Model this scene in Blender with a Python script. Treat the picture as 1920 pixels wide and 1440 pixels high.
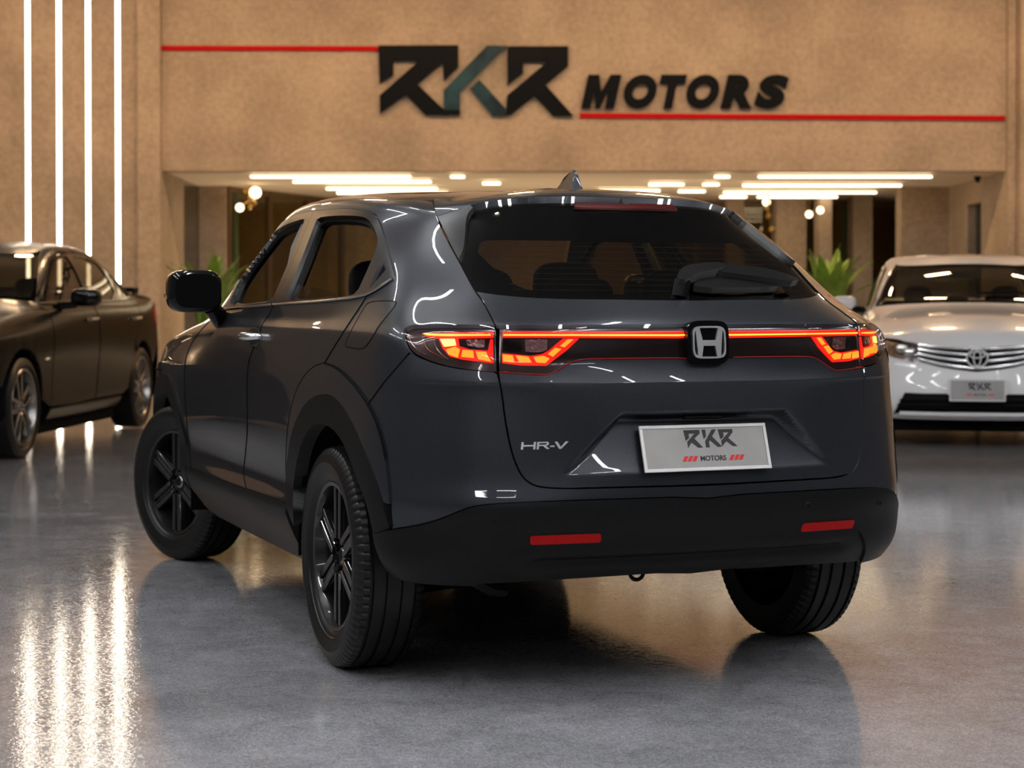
import bpy, bmesh, math, random
import numpy as np
from mathutils import Vector, Matrix
from mathutils.bvhtree import BVHTree
from mathutils.geometry import delaunay_2d_cdt, barycentric_transform
random.seed(7)
for o in list(bpy.data.objects): bpy.data.objects.remove(o)
scene=bpy.context.scene; COL=scene.collection

# ------------------------------------------------------------------ camera
F_PX=3380.73; CAM_H=1.11719; PITCH=0.0122; SY=-99.34     # focal length and principal point in a 1920x1440 frame
cd=bpy.data.cameras.new('camera'); cam=bpy.data.objects.new('camera',cd); COL.objects.link(cam)
cam.location=(0,0,CAM_H); cam.rotation_euler=(math.pi/2-PITCH,0,0)
cd.sensor_width=36; cd.lens=36*F_PX/1920; cd.shift_y=SY/1920; cd.clip_start=.05; cd.clip_end=200
cd.dof.use_dof=True; cd.dof.focus_distance=5.6; cd.dof.aperture_fstop=4.2
scene.camera=cam
# ------------------------------------------------------------------ world, exposure
w=bpy.data.worlds.new('world'); scene.world=w; w.use_nodes=True
w.node_tree.nodes['Background'].inputs[0].default_value=(.02,.02,.025,1); w.node_tree.nodes['Background'].inputs[1].default_value=.3
vs=scene.view_settings; vs.view_transform='Standard'; vs.look='None'; vs.gamma=1; vs.use_curve_mapping=False; vs.exposure=0.0
# light strengths
E_COOL=58.0      # neutral linear lights over the hall
E_WARM=165.0      # warm linear lights washing the concrete wall
E_STRIP=18.0      # vertical strips in the left wall
E_SOFFIT=6.0     # linear lights under the recess ceiling

# ------------------------------------------------------------------ materials
def mat(name,col=(.5,.5,.5),rough=.5,metal=0,coat=0,coat_r=.03,spec=.5,emit=None,es=0,noise=None,bump=None,ior=1.5,rvar=0):
    m=bpy.data.materials.new(name); m.use_nodes=True; nt=m.node_tree; b=nt.nodes['Principled BSDF']; L=nt.links
    b.inputs['Base Color'].default_value=(*col,1); b.inputs['Roughness'].default_value=rough; b.inputs['Metallic'].default_value=metal
    b.inputs['Coat Weight'].default_value=coat; b.inputs['Coat Roughness'].default_value=coat_r; b.inputs['Specular IOR Level'].default_value=spec; b.inputs['IOR'].default_value=ior
    if emit: b.inputs['Emission Color'].default_value=(*emit,1); b.inputs['Emission Strength'].default_value=es
    tc=nt.nodes.new('ShaderNodeTexCoord')
    if noise:   # (scale, amount, detail)
        n=nt.nodes.new('ShaderNodeTexNoise'); n.inputs['Scale'].default_value=noise[0]; n.inputs['Detail'].default_value=noise[2] if len(noise)>2 else 4
        L.new(tc.outputs['Object'],n.inputs['Vector'])
        r=nt.nodes.new('ShaderNodeMapRange'); r.inputs[3].default_value=1-noise[1]; r.inputs[4].default_value=1+noise[1]; r.inputs[1].default_value=.25; r.inputs[2].default_value=.75
        L.new(n.outputs['Fac'],r.inputs[0])
        x=nt.nodes.new('ShaderNodeVectorMath'); x.operation='SCALE'; x.inputs[0].default_value=col; L.new(r.outputs[0],x.inputs['Scale']); L.new(x.outputs[0],b.inputs['Base Color'])
        if rvar:
            r2=nt.nodes.new('ShaderNodeMapRange'); r2.inputs[3].default_value=rough-rvar; r2.inputs[4].default_value=rough+rvar; L.new(n.outputs['Fac'],r2.inputs[0]); L.new(r2.outputs[0],b.inputs['Roughness'])
    if bump:    # (scale, strength, distance)
        n=nt.nodes.new('ShaderNodeTexNoise'); n.inputs['Scale'].default_value=bump[0]; n.inputs['Detail'].default_value=5
        L.new(tc.outputs['Object'],n.inputs['Vector'])
        p=nt.nodes.new('ShaderNodeBump'); p.inputs['Strength'].default_value=bump[1]; p.inputs['Distance'].default_value=bump[2]; L.new(n.outputs['Fac'],p.inputs['Height']); L.new(p.outputs[0],b.inputs['Normal'])
    return m
def emat(name,col,s):
    m=bpy.data.materials.new(name); m.use_nodes=True; nt=m.node_tree; nt.nodes.clear()
    o=nt.nodes.new('ShaderNodeOutputMaterial'); e=nt.nodes.new('ShaderNodeEmission'); e.inputs[0].default_value=(*col,1); e.inputs[1].default_value=s; nt.links.new(e.outputs[0],o.inputs[0]); return m
def glassmat(name,tint,refl_ior=1.5,rough=0.0):
    m=bpy.data.materials.new(name); m.use_nodes=True; nt=m.node_tree; nt.nodes.clear(); L=nt.links
    o=nt.nodes.new('ShaderNodeOutputMaterial'); mx=nt.nodes.new('ShaderNodeMixShader'); f=nt.nodes.new('ShaderNodeFresnel'); 
    ge=nt.nodes.new('ShaderNodeNewGeometry'); im=nt.nodes.new('ShaderNodeMapRange'); im.inputs[3].default_value=refl_ior; im.inputs[4].default_value=1/refl_ior; L.new(ge.outputs['Backfacing'],im.inputs[0]); L.new(im.outputs[0],f.inputs[0])
    t=nt.nodes.new('ShaderNodeBsdfTransparent'); t.inputs[0].default_value=(*tint,1); g=nt.nodes.new('ShaderNodeBsdfGlossy'); g.inputs['Roughness'].default_value=rough
    L.new(f.outputs[0],mx.inputs[0]); L.new(t.outputs[0],mx.inputs[1]); L.new(g.outputs[0],mx.inputs[2]); L.new(mx.outputs[0],o.inputs[0]); return m
def paint(name,col,metal=.5,rough=.38,flake=0.0):
    m=mat(name,col,rough,metal,coat=1.0,coat_r=.015); m.node_tree.nodes['Principled BSDF'].inputs['Coat IOR'].default_value=1.40
    if flake:
        nt=m.node_tree; b=nt.nodes['Principled BSDF']; L=nt.links
        tc=nt.nodes.new('ShaderNodeTexCoord'); v=nt.nodes.new('ShaderNodeTexVoronoi'); v.inputs['Scale'].default_value=900
        L.new(tc.outputs['Object'],v.inputs['Vector'])
        r=nt.nodes.new('ShaderNodeMapRange'); r.inputs[3].default_value=1-flake; r.inputs[4].default_value=1+flake; L.new(v.outputs['Color'],r.inputs[0])
        x=nt.nodes.new('ShaderNodeVectorMath'); x.operation='SCALE'; x.inputs[0].default_value=col; L.new(r.outputs[0],x.inputs['Scale']); L.new(x.outputs[0],b.inputs['Base Color'])
    return m
M={}
M['paint']=paint('graphite metallic paint',(.029,.031,.038),.60,.35,.35)
M['clad']=mat('matt black cladding',(.0045,.0047,.005),.42,spec=.22,bump=(900,.06,.001))
M['gloss']=mat('gloss black trim',(.003,.003,.003),.08,spec=.4)
M['frame']=mat('dark satin trim',(.012,.0117,.0113),.3,0,spec=.3)
M['chrome']=mat('chrome',(.95,.95,.95),.22,1)
M['emblem_chrome']=mat('emblem chrome',(.97,.97,.96),.36,1)
M['satin_chrome']=mat('bright trim',(.42,.40,.38),.2,1)
M['black']=mat('black plastic',(.003,.003,.003),.45,spec=.15)
M['void']=mat('dark inner metal',(.003,.003,.003),.9,spec=.1)
M['rubber']=mat('tyre rubber',(.0055,.005,.0047),.38,spec=.4,noise=(30,.15))
M['rim']=mat('black gloss alloy',(.022,.021,.021),.26,.55,coat=.5)
M['silver_rim']=mat('machined alloy',(.36,.34,.32),.28,1)
M['disc']=mat('brake disc',(.05,.043,.04),.5,.6)
M['caliper']=mat('brake caliper',(.12,.02,.012),.5)
M['seat']=mat('charcoal upholstery',(.012,.012,.012),.75)
M['pillar_trim']=mat('grey cabin trim',(.16,.14,.12),.7)
M['glass_rear']=glassmat('tinted rear glass',(.34,.31,.25))
M['glass_side']=glassmat('olive tinted glass',(.42,.37,.22))
M['glass_clear']=glassmat('clear glass',(.80,.82,.80))
M['lens']=glassmat('red lamp lens',(1,.85,.84),1.35)
M['lamp_dark']=mat('dark lamp housing',(.008,.003,.003),.25,coat=.3)
M['lamp_red']=mat('lit red lamp',(.5,.005,.004),.3,emit=(1,.010,.004),es=1.15)
M['lamp_orange']=mat('lit orange lamp segment',(.6,.1,.02),.3,emit=(1,.25,.012),es=1.9)
M['lamp_yellow']=mat('lit amber line',(.8,.3,.05),.3,emit=(1,.38,.03),es=2.2)
M['lamp_hot']=mat('lit yellow lamp segment',(.8,.5,.1),.3,emit=(1,.58,.12),es=3.0)
M['lamp_clear']=mat('clear reflector optic',(.28,.20,.20),.12,.9,bump=(60,.9,.01))
M['red_refl']=mat('faintly glowing red reflector',(.30,.002,.002),.35,emit=(1,.006,.004),es=.05,spec=.2,bump=(150,.3,.002))  # faint glow put into the red plastic, though it is no lamp
M['brake_off']=mat('dark red brake lamp',(.06,.002,.002),.35,spec=.2)
M['plate']=mat('brushed plate',(.31,.295,.285),.42,.35,noise=(9,.12))
M['plate_rim']=mat('plate border',(.62,.60,.58),.35,.3)
M['ink']=mat('plate lettering',(.02,.018,.017),.6)
M['red_ink']=mat('red print',(.65,.015,.012),.5)

# ------------------------------------------------------------------ helpers
def link(o,parent=None,label=None,cat=None,group=None,kind=None):
    COL.objects.link(o)
    if parent is not None: o.parent=parent
    if label: o['label']=label
    if cat: o['category']=cat
    if group: o['group']=group
    if kind: o['kind']=kind
    return o
def empty(name,loc=(0,0,0),rz=0,scale=(1,1,1),**k):
    o=bpy.data.objects.new(name,None); o.location=loc; o.rotation_euler=(0,0,rz); o.scale=scale; o.empty_display_size=.1
    return link(o,**k)
def mobj(name,V,Fc,m,parent=None,normals=None,smooth=True,**k):
    me=bpy.data.meshes.new(name); me.from_pydata([tuple(map(float,p)) for p in V],[],[tuple(map(int,f)) for f in Fc]); me.update()
    if m is not None: me.materials.append(m if not isinstance(m,str) else M[m])
    if smooth: me.polygons.foreach_set('use_smooth',[True]*len(me.polygons))
    if normals is not None: me.normals_split_custom_set_from_vertices([tuple(map(float,n)) for n in normals])
    o=bpy.data.objects.new(name,me); return link(o,parent,**k)
def bobj(name,bm,m,parent=None,smooth=False,**k):
    me=bpy.data.meshes.new(name); bmesh.ops.recalc_face_normals(bm,faces=bm.faces); bm.to_mesh(me); bm.free()
    me.materials.append(m if not isinstance(m,str) else M[m])
    if smooth:
        me.polygons.foreach_set('use_smooth',[True]*len(me.polygons)); me.set_sharp_from_angle(angle=math.radians(smooth if smooth is not True else 40))
    o=bpy.data.objects.new(name,me); return link(o,parent,**k)
def box(bm,x0,x1,y0,y1,z0,z1,bev=0,mtx=None):
    vs=[bm.verts.new((x,y,z)) for x in (x0,x1) for y in (y0,y1) for z in (z0,z1)]
    fs=[(0,1,3,2),(4,6,7,5),(0,4,5,1),(2,3,7,6),(0,2,6,4),(1,5,7,3)]
    ff=[bm.faces.new([vs[i] for i in f]) for f in fs]
    if bev: 
        es=set(e for f in ff for e in f.edges); r=bmesh.ops.bevel(bm,geom=list(es),offset=bev,segments=2,affect='EDGES',profile=.5); nv=[v for v in r['verts']]
        vs=list(set(nv)|set(v for f in r['faces'] for v in f.verts)|set(v for v in vs if v.is_valid))
    if mtx is not None: bmesh.ops.transform(bm,matrix=mtx,verts=[v for v in vs if v.is_valid])
def prism(bm,poly,h0,h1,fn):
    """extrude a 2D polygon; fn(a,b,h)->xyz"""
    A=[bm.verts.new(fn(a,b,h0)) for a,b in poly]; B=[bm.verts.new(fn(a,b,h1)) for a,b in poly]; n=len(poly)
    bm.faces.new(A); bm.faces.new(B[::-1])
    for i in range(n): bm.faces.new([A[i],B[i],B[(i+1)%n],A[(i+1)%n]])
def tube(bm,pts,r,seg=8,cap=True):
    pts=[Vector(p) for p in pts]; rings=[]
    rr=r if isinstance(r,(list,tuple)) else [r]*len(pts)
    up=None
    for i,p in enumerate(pts):
        t=(pts[min(i+1,len(pts)-1)]-pts[max(i-1,0)]).normalized()
        if up is None: up=Vector((0,0,1)) if abs(t.z)<.9 else Vector((1,0,0))
        a=t.cross(up).normalized(); b=a.cross(t).normalized(); up=b
        rings.append([bm.verts.new(p+(a*math.cos(2*math.pi*k/seg)+b*math.sin(2*math.pi*k/seg))*rr[i]) for k in range(seg)])
    for i in range(len(rings)-1):
        for k in range(seg): bm.faces.new([rings[i][k],rings[i][(k+1)%seg],rings[i+1][(k+1)%seg],rings[i+1][k]])
    if cap: bm.faces.new(rings[0][::-1]); bm.faces.new(rings[-1])
def lathe(prof,seg,axis='y',closed=False):
    """prof: (r,h) list -> verts, faces around axis"""
    V=[];Fc=[];n=len(prof)
    for k in range(seg):
        a=2*math.pi*k/seg; c,s=math.cos(a),math.sin(a)
        for r,h in prof:
            V.append((r*c,h,r*s) if axis=='y' else (r*c,r*s,h))
    for k in range(seg):
        k2=(k+1)%seg
        for i in range(n-1 if not closed else n):
            j=(i+1)%n
            Fc.append((k*n+i,k*n+j,k2*n+j,k2*n+i) if axis=='y' else (k*n+i,k2*n+i,k2*n+j,k*n+j))
    return V,Fc
def rbox(cx,cy,cz,sx,sy,sz,n=3.0,nu=20,nv=14):
    """rounded superellipsoid block"""
    V=[];Fc=[]
    p=lambda t: math.copysign(abs(t)**(2/n),t)
    for j in range(nv+1):
        b=-math.pi/2+math.pi*j/nv
        for i in range(nu):
            a=2*math.pi*i/nu
            V.append((cx+sx*p(math.cos(b))*p(math.cos(a)),cy+sy*p(math.cos(b))*p(math.sin(a)),cz+sz*p(math.sin(b))))
    for j in range(nv):
        for i in range(nu): Fc.append((j*nu+i,j*nu+(i+1)%nu,(j+1)*nu+(i+1)%nu,(j+1)*nu+i))
    return V,Fc

# ------------------------------------------------------------------ spline body surface and panels cut from it
def bas(t): return np.stack([(1-t)**3,3*t**3-6*t**2+4,-3*t**3+3*t**2+3*t+1,t**3],-1)/6
def dbas(t): return np.stack([-(1-t)**2,3*t**2-4*t,-3*t**2+2*t+1,t**2],-1)/2
class Body:
    """left half of a car body: rings from sill to roof, columns rear centre -> side -> front centre, cubic B-spline, mirrored in y"""
    def __init__(s,rings,loc,rz,scale=(1,1,1),iters=3,n=10):
        T=np.array(rings,float); s.nr,s.nc=T.shape[:2]; C=T.copy(); s.U=s.nc-1; s.Vm=s.nr-1
        vv,uu=np.meshgrid(np.arange(s.nr),np.arange(s.nc),indexing='ij'); uu=uu.ravel().astype(float); vv=vv.ravel().astype(float)
        for _ in range(iters):
            s.setc(C); C=C+(T-s.half(uu,vv)[0].reshape(T.shape)); C[:,0,1]=0;C[:,-1,1]=0;C[-1,:,1]=0
        s.setc(C)
        s.loc=np.array(loc,float); s.rz=rz; s.scale=np.array(scale,float)
        u=np.linspace(-s.U,s.U,2*s.U*n+1); v=np.linspace(0,s.Vm,s.Vm*n+1); vv,uu=np.meshgrid(v,u,indexing='ij')
        s.tu=uu.ravel(); s.tv=vv.ravel(); P,N=s.ev(s.tu,s.tv); s.P=P; s.N=N; nu=len(u); s.nu=nu
        tr=[]
        for j in range(len(v)-1):
            for i in range(nu-1):
                a=j*nu+i; tr+= [(a,a+1,a+nu+1),(a,a+nu+1,a+nu)]
        s.tri=tr; s.bvh=BVHTree.FromPolygons([tuple(p) for p in P],tr)
    def setc(s,C):
        m=np.array([1,-1,1.]); E=np.concatenate([C[:,1:2]*m,C,C[:,-2:-1]*m],1)
        s.E=np.concatenate([2*E[0:1]-E[1:2],E,E[-2:-1]*m],0)
    def half(s,u,v):
        u=np.clip(u,0,s.nc-1-1e-9); v=np.clip(v,0,s.nr-1-1e-9); i=np.floor(u).astype(int); j=np.floor(v).astype(int); a=u-i;b=v-j
        Bu,Bv,Du,Dv=bas(a),bas(b),dbas(a),dbas(b); P=0;U=0;V=0
        for k in range(4):
            for l in range(4):
                c=s.E[j+l,i+k]; P=P+c*(Bu[:,k]*Bv[:,l])[:,None]; U=U+c*(Du[:,k]*Bv[:,l])[:,None]; V=V+c*(Bu[:,k]*Dv[:,l])[:,None]
        N=np.cross(V,U); N=N/(np.linalg.norm(N,axis=1)[:,None]+1e-12); return P,N
    def ev(s,u,v):
        """u<0 or u>U: mirrored half"""
        u=np.asarray(u,float); v=np.asarray(v,float); neg=(u<0)|(u>s.U); w=np.where(u>s.U,2*s.U-u,np.abs(u))
        P,N=s.half(w,v); f=np.where(neg,-1.,1.)[:,None]*np.array([0,1,0])+np.array([1,0,1.]); 
        return P*f,N*f
    def cast(s,o,d):
        h=s.bvh.ray_cast(Vector(o),Vector(d).normalized())
        if h[0] is None: return None
        t=s.tri[h[2]]; a,b,c=[Vector(s.P[i]) for i in t]
        q=barycentric_transform(h[0],a,b,c,*[Vector((s.tu[i],s.tv[i],0)) for i in t]); return (q.x,q.y)
    def ray(s,px,py):
        d=np.array([(px-960)/F_PX,-(py-720-SY)/F_PX,1.]); c,sn=math.cos(PITCH),math.sin(PITCH)
        wd=np.array([d[0],d[2]*c+d[1]*sn,-d[2]*sn+d[1]*c]); wo=np.array([0,0,CAM_H])
        cr,sr=math.cos(-s.rz),math.sin(-s.rz); R=np.array([[cr,-sr,0],[sr,cr,0],[0,0,1]])
        return (R@(wo-s.loc))/s.scale,(R@wd)/s.scale
    def px(s,pts,dens=6,chaikin=0,closed=False):
        """photo pixels -> (u,v) where the sight line meets the body"""
        if chaikin: pts=chaik(pts,chaikin,closed)
        out=[]
        for p in (densify(pts,dens,closed)):
            q=s.cast(*s.ray(*p))
            if q is None:
                o,d=s.ray(*p); d=d/np.linalg.norm(d); t=np.dot(s.P-o,d); k=np.argmin(np.linalg.norm(s.P-o-t[:,None]*d,axis=1)); q=(s.tu[k],s.tv[k])
            if not out or abs(q[0]-out[-1][0])+abs(q[1]-out[-1][1])>1e-4: out.append(q)
        return out
    def xz(s,pts,dens=.04,chaikin=0):
        if chaikin: pts=chaik(pts,chaikin,True)
        r=[s.cast((x,3,z),(0,-1,0)) for x,z in densify(pts,dens,False)]; return [q for q in r if q]
    def yz(s,pts,dens=.04,front=False,chaikin=0):
        if chaikin: pts=chaik(pts,chaikin,True)
        r=[s.cast((6 if front else -6,y,z),(-1 if front else 1,0,0)) for y,z in densify(pts,dens,False)]; return [q for q in r if q]
    def c(s,z,front=False):
        """centre-line (u,v) at height z"""
        lo,hi=0,s.Vm*1.; u=s.U*1. if front else 0.
        for _ in range(40):
            m=(lo+hi)/2
            if s.half(np.array([u]),np.array([m]))[0][0,2]<z: lo=m
            else: hi=m
        return (u,lo)
    def pt(s,px_,off=0):
        q=s.px([px_])[0]; P,N=s.ev([q[0]],[q[1]]); return Vector(P[0]+N[0]*off),Vector(N[0])
def chaik(p,k,closed):
    p=[tuple(map(float,q)) for q in p]
    for _ in range(k):
        n=len(p); q=[]
        rng=range(n if closed else n-1)
        for i in rng:
            a,b=p[i],p[(i+1)%n]; q+= [(.75*a[0]+.25*b[0],.75*a[1]+.25*b[1]),(.25*a[0]+.75*b[0],.25*a[1]+.75*b[1])]
        if not closed: q=[p[0]]+q+[p[-1]]
        p=q
    return p
def densify(p,step,closed):
    out=[];n=len(p)
    for i in range(n if closed else n-1):
        a,b=p[i],p[(i+1)%n]; L=math.hypot(b[0]-a[0],b[1]-a[1]); k=max(1,int(round(L/step)))
        for j in range(k): out.append((a[0]+(b[0]-a[0])*j/k,a[1]+(b[1]-a[1])*j/k))
    if not closed: out.append(tuple(p[-1]))
    return out
def inside(P,poly):
    x,y=P[:,0],P[:,1]; r=np.zeros(len(P),bool); n=len(poly)
    for i in range(n):
        x1,y1=poly[i]; x2,y2=poly[(i+1)%n]
        if y1==y2: continue
        c=((y1>y)!=(y2>y)); r^= c&(x<(x2-x1)*(y-y1)/(y2-y1)+x1)
    return r
SU=2.5
def full(poly): 
    """left-half outline running centre -> ... -> centre, closed by its mirror image"""
    m=[(-u,v) for u,v in poly[::-1]]
    if abs(poly[-1][0])<1e-6: m=m[1:]
    if abs(poly[0][0])<1e-6: m=m[:-1]
    return poly+m
def fullf(B,poly):
    m=[(2*B.U-u,v) for u,v in poly[::-1]]
    if abs(poly[-1][0]-B.U)<1e-6: m=m[1:]
    if abs(poly[0][0]-B.U)<1e-6: m=m[:-1]
    return poly+m
def cut(B,poly,off=0,lip=.015,gap=.0026,holes=(),du=.125,dv=.2,disp=None,clean=True):
    """triangulated piece of the body surface inside poly -> verts, normals, faces"""
    def dd(p):
        o=[]
        for q in p:
            if not o or abs(q[0]-o[-1][0])*SU+abs(q[1]-o[-1][1])>.012: o.append(q)
        if abs(o[0][0]-o[-1][0])*SU+abs(o[0][1]-o[-1][1])<.012: o.pop()
        return o
    loops=[dd(poly)]+[dd(h) for h in holes]
    pts=[];edges=[]
    for l in loops:
        s0=len(pts); pts+= [(u*SU,v) for u,v in l]; edges+= [(s0+i,s0+(i+1)%len(l)) for i in range(len(l))]
    nb=len(pts); A=np.array(pts)
    lo,hi=A.min(0),A.max(0)
    gx=np.arange(math.floor(lo[0]/(du*SU))*du*SU,hi[0],du*SU); gy=np.arange(math.floor(lo[1]/dv)*dv,hi[1],dv)
    G=np.stack(np.meshgrid(gx,gy),-1).reshape(-1,2)
    lp=[np.array([(u*SU,v) for u,v in l]) for l in loops]
    ok=inside(G,lp[0])
    for h in lp[1:]: ok&=~inside(G,h)
    G=G[ok]
    if len(G):
        keep=np.ones(len(G),bool)
        for l in lp:
            a=l; b=np.roll(l,-1,0); 
            for i in range(len(a)):
                e=b[i]-a[i]; t=np.clip(((G-a[i])@e)/(e@e+1e-12),0,1); dist=np.linalg.norm(G-(a[i]+t[:,None]*e),axis=1); keep&=dist>dv*.35
        G=G[keep]
    allp=[Vector(p) for p in pts]+[Vector(p) for p in G]
    r=delaunay_2d_cdt(allp,edges,[],0,1e-6)
    vo=np.array([tuple(v) for v in r[0]]); tris=[f for f in r[2]]
    cen=np.array([vo[list(f)].mean(0) for f in tris])
    ok=inside(cen,lp[0])
    for h in lp[1:]: ok&=~inside(cen,h)
    tris=[f for f,k in zip(tris,ok) if k]
    P,N=B.ev(vo[:,0]/SU,vo[:,1])
    if disp is not None: P=P+N*disp(P)[:,None]
    # boundary edges
    cnt={}
    for f in tris:
        for i in range(3):
            e=(f[i],f[(i+1)%3]); cnt[tuple(sorted(e))]=cnt.get(tuple(sorted(e)),0)+1
    # orient outward
    T=[]
    for f in tris:
        a,b,c=P[f[0]],P[f[1]],P[f[2]]; n=np.cross(b-a,c-a)
        if n@N[f[0]]<0: f=(f[0],f[2],f[1])
        T.append(tuple(f))
    bd=[(f[i],f[(i+1)%3]) for f in T for i in range(3) if cnt[tuple(sorted((f[i],f[(i+1)%3])))]==1]
    if disp is not None:
        NN=np.zeros_like(P)
        for f in T:
            n=np.cross(P[f[1]]-P[f[0]],P[f[2]]-P[f[0]])
            for i in f: NN[i]+=n
        L=np.linalg.norm(NN,axis=1); g=L>1e-12; N=np.where(g[:,None],NN/np.maximum(L,1e-12)[:,None],N)
    P=P+N*off
    mv=np.zeros_like(P); mc=np.zeros(len(P))
    for a,b in bd:
        t=P[b]-P[a]; t/=np.linalg.norm(t)+1e-12; d=np.cross(N[a],t)
        for i in (a,b): mv[i]+=d; mc[i]+=1
    idx=mc>0; L=np.linalg.norm(mv,axis=1); 
    P[idx]+=gap*mv[idx]/np.maximum(L[idx],1e-9)[:,None]
    V=[tuple(p) for p in P]; NL=[tuple(n) for n in N]; Fc=list(T)
    if lip:
        mp={}
        for a,b in bd:
            for i in (a,b):
                if i not in mp: mp[i]=len(V); V.append(tuple(P[i]-N[i]*lip)); NL.append(tuple(N[i]))
        for a,b in bd: Fc.append((b,a,mp[a],mp[b]))
    used=sorted(set(i for f in Fc for i in f)); rm={o:i for i,o in enumerate(used)}
    return [V[i] for i in used],[NL[i] for i in used],[tuple(rm[i] for i in f) for f in Fc]
def panel(B,name,poly,m,parent,both=False,**k):
    lab=k.pop('label',None)
    V,N,Fc=cut(B,poly,**k)
    o=mobj(name,V,Fc,m,parent,normals=N,label=lab); r=[o]
    if both:
        V2=[(x,-y,z) for x,y,z in V]; N2=[(x,-y,z) for x,y,z in N]; F2=[f[::-1] for f in Fc]
        r.append(mobj(name,V2,F2,m,(both if both is not True else parent),normals=N2,label=lab))
    return r

# ------------------------------------------------------------------ room
def wp(px,py,depth):
    d=((px-960)/F_PX,-(py-720-SY)/F_PX,1.); c,sn=math.cos(PITCH),math.sin(PITCH)
    x,y,z=d[0],d[2]*c+d[1]*sn,-d[2]*sn+d[1]*c; t=depth/y; return Vector((x*t,depth,CAM_H+z*t))
def floor_mat():
    m=bpy.data.materials.new('polished swirl concrete'); m.use_nodes=True; nt=m.node_tree; b=nt.nodes['Principled BSDF']; L=nt.links
    tc=nt.nodes.new('ShaderNodeTexCoord')
    def noise(sc,det=4,dist=0,rough=.5):
        n=nt.nodes.new('ShaderNodeTexNoise'); n.inputs['Scale'].default_value=sc; n.inputs['Detail'].default_value=det; n.inputs['Distortion'].default_value=dist; n.inputs['Roughness'].default_value=rough
        L.new(tc.outputs['Object'],n.inputs['Vector']); return n
    big=noise(.9,5,.6); mid=noise(5,5,1.2); fine=noise(30,2,2.2,.55)
    ridge=nt.nodes.new('ShaderNodeMath'); ridge.operation='SUBTRACT'; ridge.inputs[1].default_value=.5; L.new(fine.outputs['Fac'],ridge.inputs[0])
    ab=nt.nodes.new('ShaderNodeMath'); ab.operation='ABSOLUTE'; L.new(ridge.outputs[0],ab.inputs[0])
    vein=nt.nodes.new('ShaderNodeMapRange'); vein.inputs[1].default_value=0; vein.inputs[2].default_value=.04; vein.inputs[3].default_value=1.62; vein.inputs[4].default_value=.84; L.new(ab.outputs[0],vein.inputs[0])
    f2=noise(36,2,2.6,.55); mpp=nt.nodes.new('ShaderNodeMapping'); mpp.inputs['Location'].default_value=(7.3,3.1,0); L.new(tc.outputs['Object'],mpp.inputs['Vector']); L.new(mpp.outputs[0],f2.inputs['Vector'])
    s2=nt.nodes.new('ShaderNodeMath'); s2.operation='SUBTRACT'; s2.inputs[1].default_value=.5; L.new(f2.outputs['Fac'],s2.inputs[0]); a3=nt.nodes.new('ShaderNodeMath'); a3.operation='ABSOLUTE'; L.new(s2.outputs[0],a3.inputs[0])
    mn=nt.nodes.new('ShaderNodeMath'); mn.operation='MINIMUM'; L.new(ab.outputs[0],mn.inputs[0]); L.new(a3.outputs[0],mn.inputs[1]); L.new(mn.outputs[0],vein.inputs[0])
    r1=nt.nodes.new('ShaderNodeMapRange'); r1.inputs[1].default_value=.3; r1.inputs[2].default_value=.7; r1.inputs[3].default_value=.82; r1.inputs[4].default_value=1.16; L.new(big.outputs['Fac'],r1.inputs[0])
    r2=nt.nodes.new('ShaderNodeMapRange'); r2.inputs[1].default_value=.3; r2.inputs[2].default_value=.7; r2.inputs[3].default_value=.84; r2.inputs[4].default_value=1.14; L.new(mid.outputs['Fac'],r2.inputs[0])
    a=nt.nodes.new('ShaderNodeMath'); a.operation='MULTIPLY'; L.new(r1.outputs[0],a.inputs[0]); L.new(r2.outputs[0],a.inputs[1])
    a2=nt.nodes.new('ShaderNodeMath'); a2.operation='MULTIPLY'; L.new(a.outputs[0],a2.inputs[0]); L.new(vein.outputs[0],a2.inputs[1])
    x=nt.nodes.new('ShaderNodeVectorMath'); x.operation='SCALE'; x.inputs[0].default_value=(.225,.224,.234); L.new(a2.outputs[0],x.inputs['Scale']); L.new(x.outputs[0],b.inputs['Base Color'])
    rr=nt.nodes.new('ShaderNodeMapRange'); rr.inputs[1].default_value=.3; rr.inputs[2].default_value=.7; rr.inputs[3].default_value=.03; rr.inputs[4].default_value=.07; L.new(mid.outputs['Fac'],rr.inputs[0]); L.new(rr.outputs[0],b.inputs['Roughness'])
    bp=nt.nodes.new('ShaderNodeBump'); bp.inputs['Strength'].default_value=.3; bp.inputs['Distance'].default_value=.0011
    sm=noise(48,3,1.5); L.new(sm.outputs['Fac'],bp.inputs['Height']); L.new(bp.outputs[0],b.inputs['Normal'])
    b.inputs['Specular IOR Level'].default_value=.5; return m
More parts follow.
